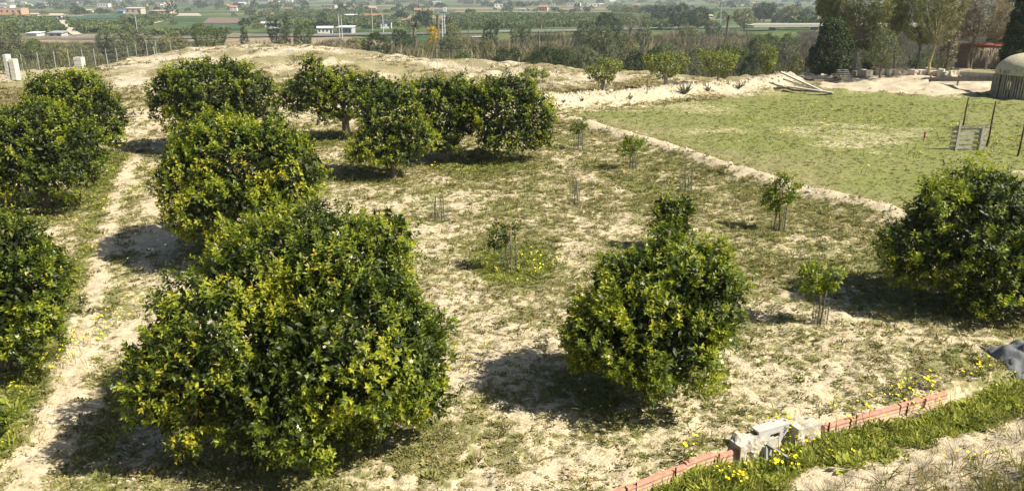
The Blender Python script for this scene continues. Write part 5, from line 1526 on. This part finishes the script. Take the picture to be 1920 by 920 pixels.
# ------------------------------------------------------------------ houses
HM = {}
def hmat(key, c):
    if key not in HM: HM[key] = simple_mat('plaster_' + key, tuple(v * .88 for v in c), c, .8, .9, 0)
    return HM[key]
WALLC = {'white': (.62, .60, .56), 'peach': (.62, .42, .28), 'orange': (.58, .32, .18), 'tan': (.48, .40, .30), 'pink': (.58, .38, .33), 'grey': (.38, .38, .37), 'brick': (.42, .24, .17)}
ROOFC = {'tile': (.34, .17, .11), 'tan': (.42, .33, .24), 'white': (.60, .60, .60), 'bluewhite': (.50, .55, .62), 'grey': (.33, .33, .34), 'flat': (.46, .43, .38), 'blue': (.10, .25, .55), 'dark': (.06, .07, .09)}
M_WIN = simple_mat('window_dark', (.02, .022, .025), (.05, .055, .06), 1, .3, 0, 0, .5)
def house(px, py, w_px, h_px, wall, roof, label, rtype='gable', wins=3, dz=0, name='house', cat='house', group=None, storeys=1, rz=None):
    b = G(px, py); m = m_per_px(b); W_, H = w_px * m, h_px * m
    D_ = min(max(W_ * .7, 4), 14); rz = random.uniform(-.25, .25) if rz is None else rz
    root = thing(name, b, label, cat, group, rz)
    hw = H * (.68 if rtype == 'gable' else .92)
    MB().box((0, D_ / 2, hw / 2 - .2), (W_, D_, hw + .4)).build('wall', hmat(wall, WALLC[wall]), root)
    mb = MB(); e = .35
    if rtype == 'gable':
        mb.raw([(-W_ / 2 - e, -e, hw - .1), (W_ / 2 + e, -e, hw - .1), (W_ / 2 + e, D_ + e, hw - .1), (-W_ / 2 - e, D_ + e, hw - .1), (-W_ / 2 - e, D_ / 2, H), (W_ / 2 + e, D_ / 2, H)],
               [(0, 1, 5, 4), (2, 3, 4, 5), (1, 2, 5), (3, 0, 4), (3, 2, 1, 0)])
    elif rtype == 'shed':
        mb.raw([(-W_ / 2 - e, -e, hw), (W_ / 2 + e, -e, hw), (W_ / 2 + e, D_ + e, H + .3), (-W_ / 2 - e, D_ + e, H + .3), (-W_ / 2 - e, -e, hw + .2), (W_ / 2 + e, -e, hw + .2), (W_ / 2 + e, D_ + e, H + .5), (-W_ / 2 - e, D_ + e, H + .5)],
               [(0, 3, 2, 1), (4, 5, 6, 7), (0, 1, 5, 4), (1, 2, 6, 5), (2, 3, 7, 6), (3, 0, 4, 7)])
    else:
        mb.box((0, D_ / 2, hw + .15), (W_ + .3, D_ + .3, .3))
    mb.build('roof', hmat('r' + roof, ROOFC[roof]), root)
    for s_ in range(storeys):
        for i in range(wins):
            xw = W_ * ((i + .5) / wins - .5)
            hh = min(1.4, hw * .42 / storeys)
            MB().box((xw, -.01, hw * (s_ + .55) / storeys), (min(1.3, W_ / wins * .45), .06, hh)).build('window', M_WIN, root)
    if wins and storeys == 1: MB().box((W_ * .5 - min(1.2, W_ * .12), -.01, hw * .35), (min(1.0, W_ * .12), .07, hw * .7)).build('door', M_WIN, root)
    return root
house(20, 28, 40, 12, 'orange', 'flat', 'long orange house at the upper left edge', 'flat', 4, rz=.1)
house(6, 20, 28, 10, 'white', 'flat', 'white block behind the long orange house', 'flat', 3)
house(64, 32, 12, 7, 'peach', 'tan', 'small peach house left of the grey tree clump by the orange house')
house(104, 37, 22, 11, 'white', 'tan', 'white house with tan roof above the pale dirt path', 'gable', 3)
house(158, 24, 24, 6, 'white', 'grey', 'low long house behind the teal field', 'gable', 4)
house(193, 14, 20, 7, 'white', 'flat', 'white house left of the far dark trees at the top', 'flat', 4)
house(76, 11, 17, 7, 'white', 'flat', 'white house near the top edge above the peach house', 'flat', 3)
house(250, 27, 30, 11, 'tan', 'flat', 'big beige warehouse at the end of the teal field', 'shed', 3, name='warehouse', cat='warehouse')
house(300, 27, 40, 6, 'tan', 'tan', 'long low tan shed right of the beige warehouse', 'shed', 4, name='shed', cat='shed')
house(226, 26, 12, 5, 'grey', 'blue', 'small shed with a bright blue roof left of the warehouse', 'shed', 0, name='shed', cat='shed')
house(317, 15, 17, 10, 'white', 'tan', 'cream house above the long low tan shed', 'gable', 3, storeys=2)
house(438, 21, 12, 10, 'white', 'tile', 'narrow white house with red roof at the upper left middle', 'gable', 2, storeys=2)
house(505, 32, 10, 7, 'orange', 'tile', 'tiny orange house above the white sheds', 'gable', 2)
house(540, 20, 14, 5, 'white', 'tile', 'white house with red roof among the far trees', 'gable', 2)
house(505, 51, 30, 7, 'white', 'bluewhite', 'upper white shed left of the tall dark cypress', 'shed', 3, name='shed', cat='shed')
house(514, 61, 20, 6, 'grey', 'white', 'lower white-roofed shed behind the dark narrow tree', 'shed', 2, name='shed', cat='shed')
house(610, 63, 28, 10, 'white', 'bluewhite', 'long white shed with blue-white roof, left one of two', 'shed', 4, name='shed', cat='shed')
house(646, 63, 28, 11, 'grey', 'bluewhite', 'open grey shed with blue-white roof, right one of two', 'shed', 4, name='shed', cat='shed')
house(655, 34, 24, 5, 'white', 'white', 'long white greenhouse above the middle orchard', 'shed', 0, name='greenhouse', cat='greenhouse')
house(698, 35, 30, 8, 'orange', 'tile', 'wide orange farmhouse right of the white greenhouse', 'gable', 4)
house(724, 54, 20, 13, 'white', 'dark', 'small white house with dark solar panels on its roof', 'shed', 2)
house(783, 26, 12, 10, 'pink', 'tile', 'pink house above the big palm, left of the orange one', 'gable', 2)
house(805, 25, 14, 7, 'orange', 'tile', 'orange house above the yellow bush', 'gable', 3)
house(757, 43, 6, 7, 'peach', 'tile', 'tiny peach hut left of the big palm', 'gable', 1)
house(1018, 21, 16, 11, 'pink', 'tile', 'pink house with two towers of trees behind the big orchard', 'gable', 3, storeys=2)
house(1102, 44, 26, 5, 'white', 'white', 'low white building on the big orchard behind the thicket', 'shed', 3)
house(1330, 34, 14, 6, 'white', 'tan', 'white house between the dark pair and the second palm', 'gable', 2)
house(615, 16, 26, 6, 'tan', 'flat', 'tan block among the far settlement, leftmost of three', 'flat', 4)
house(655, 16, 20, 7, 'white', 'tan', 'white house in the middle of the far settlement', 'gable', 3)
house(688, 19, 34, 6, 'peach', 'tan', 'long peach house at the right of the far settlement', 'gable', 5)
house(1075, 12, 26, 6, 'white', 'flat', 'white long building above the big orchard, left one', 'flat', 4)
house(1112, 13, 24, 6, 'white', 'white', 'white long building above the big orchard, right one', 'flat', 4)
house(935, 15, 16, 7, 'white', 'flat', 'white house with dark trees above the big orchard', 'flat', 2)
house(980, 22, 12, 4, 'white', 'grey', 'small white hut at the left of the pink house', 'shed', 1)
house(104, 70, 24, 8, 'grey', 'grey', 'dark open shed by the road at the foot of the dirt path', 'shed', 2, name='shed', cat='shed')
house(60, 68, 20, 5, 'white', 'white', 'low white wall-like shed left of the dark open shed', 'shed', 0, name='shed', cat='shed')
house(1395, 33, 20, 5, 'white', 'grey', 'low white house behind the rounded tree near the viaduct', 'gable', 2)
rh = random.Random(5)
FARH = sorted((rh.uniform(0, 1500), rh.uniform(3.0, 12.5)) for _ in range(46))
for i, (px, py) in enumerate(FARH):
    wc = rh.choice(['white', 'white', 'tan', 'peach', 'white', 'grey']); ordn = str(i + 1) + ('th' if 10 < i + 1 < 14 else {1: 'st', 2: 'nd', 3: 'rd'}.get((i + 1) % 10, 'th'))
    house(px, py, rh.uniform(6, 16), rh.uniform(2.6, 4.6), wc, rh.choice(['flat', 'tan', 'tile', 'white']), f'tiny {wc} building, {ordn} from the left along the top edge', rh.choice(['flat', 'gable']), 2, group='tiny far buildings near the horizon')

# ------------------------------------------------------------------ viaduct, mast, poles, van
va, vb = place(1404, 322), place(1790, 330)
zt = at(1500, 46.0, 325)[2]
vd = thing('viaduct', va, 'low concrete viaduct with pale parapet behind the right-hand trees', 'bridge')
d = vb - va; Lv = math.hypot(d[0], d[1]); az = math.atan2(d[1], d[0])
mid = (d / 2); 
dk = MB(); dk.box((mid[0], mid[1], zt - va[2] - .45), (Lv, 9, .7), rz=az); dk.build('deck', M_CONC, vd)
for sd in (-4.4, 4.4):
    pr = MB(); pr.box((mid[0] - sd * math.sin(az), mid[1] + sd * math.cos(az), zt - va[2] + .12), (Lv, .3, .42), rz=az); pr.build('parapet', M_PILLAR, vd)
for i in range(5):
    t = (i + .6) / 5; q = d * t
    zg = float(terrain(np.array([va[0] + q[0]]), np.array([va[1] + q[1]]), False)[0]) - va[2]
    MB().box((q[0], q[1], (zg - .5 + zt - va[2] - 1.25) / 2), (1.6, 7.0, zt - va[2] - 1.25 - zg + .5), rz=az).build('pier', M_CONC, vd)
mb_ = place(833, 195); Hm = at(833, 14, 195)[2] - mb_[2]
mast = thing('white_mast', mb_, 'white lattice mast with a box on top right of the tall dry palm', 'mast')
M_WHITE = simple_mat('white_steel', (.55, .56, .57), (.66, .67, .68), 3, .5, 0)
lt = MB()
for sx_, sy_ in ((-1, -1), (1, -1), (1, 1), (-1, 1)): lt.tube([(sx_ * .38, sy_ * .38, 0), (sx_ * .25, sy_ * .25, Hm * .92)], .07, 5)
for i in range(12):
    z0, z1 = Hm * .92 * i / 12, Hm * .92 * (i + 1) / 12; sg = 1 if i % 2 else -1
    for y_ in (-.32, .32): lt.tube([(-.32 * sg, y_, z0), (.32 * sg, y_, z1)], .045, 4)
    for x_ in (-.32, .32): lt.tube([(x_, -.32 * sg, z0), (x_, .32 * sg, z1)], .045, 4)
lt.build('lattice', M_WHITE, mast)
MB().box((.35, 0, Hm * .95), (.9, .9, Hm * .10)).build('top_box', M_WHITE, mast)
MB().box((-.35, 0, Hm * .88), (2.0, .2, .2)).build('cross_arm', M_WHITE, mast)
def pole(px, top, Y, lab, r=.13, arm=False):
    b = place(px, Y); H = at(px, top, Y)[2] - b[2]
    root = thing('utility_pole', b, lab, 'pole')
    MB().tube([(0, 0, -.3), (0, 0, H)], [r * 1.2, r * .8], 6).build('shaft', M_PILLAR if not arm else M_STAKE, root)
    MB().box((0, 0, H * .94), (1.8, .12, .14)).build('cross_arm', M_STAKE, root)
pole(258, 27, 300, 'thin pole on the left orchard', .12)
pole(637, 27, 260, 'left one of two close poles above the white sheds', .14)
pole(642, 28, 262, 'right one of two close poles above the white sheds', .14)
pole(699, 18, 300, 'thin pole in front of the wide orange farmhouse', .12)
pole(719, 26, 290, 'white pole beside the solar house', .16)
pole(1010, 58, 140, 'short wooden pole standing in the tan reeds', .12, True)
pole(879, 38, 230, 'dark wooden pole left of the parked van', .13, True)
pole(1348, 8, 260, 'tall pole left of the second palm', .14)
vn = place(899, 235)
van = thing('parked_van', vn, 'dark blue van with pale roof parked by the road', 'van', rz=.15)
M_VAN = simple_mat('van_paint', (.05, .07, .12), (.07, .09, .14), 2, .35, 0, 0, .5)
m = m_per_px(vn)
prof = [(-2.5, .35), (2.5, .35), (2.5, 1.1), (1.75, 1.25), (1.1, 2.0), (-2.4, 2.05), (-2.5, 1.9)]
n_ = len(prof); body = MB().raw([(x_, y_, z_) for y_ in (-.95, .95) for x_, z_ in prof], [tuple(range(n_))[::1], tuple(range(n_, 2 * n_))[::-1]] + [(i, i + n_, (i + 1) % n_ + n_, (i + 1) % n_) for i in range(n_)])
body.build('body', M_VAN, van)
MB().box((-.7, 0, 2.09), (3.3, 1.8, .1)).build('roof', M_WHITE, van)
MB().box((.2, -.97, 1.6), (2.6, .05, .45)).build('side_window', M_WIN, van)
for x_ in (-1.6, 1.6):
    for y_ in (-.9, .9): MB().tube([(x_, y_ - .12, .36), (x_, y_ + .12, .36)], .36, 12).build('wheel', M_DARKSTAKE, van)

# ------------------------------------------------------------------ haze
hz = MB(); hz.box((0, 1400, 3.0), (9000, 7200, 34.0))
ho = hz.build('haze', None); tag(ho, 'thin pale haze over the valley', 'haze', kind='stuff')
hm = bpy.data.materials.new('haze'); hm.use_nodes = True; nt = hm.node_tree; nt.nodes.clear()
out = nt.nodes.new('ShaderNodeOutputMaterial'); pvn = nt.nodes.new('ShaderNodeVolumePrincipled')
pvn.inputs['Color'].default_value = (.80, .88, 1.0, 1); pvn.inputs['Density'].default_value = 0.00026; pvn.inputs['Anisotropy'].default_value = 0.0
nt.links.new(pvn.outputs[0], out.inputs['Volume'])
ho.data.materials.append(hm)
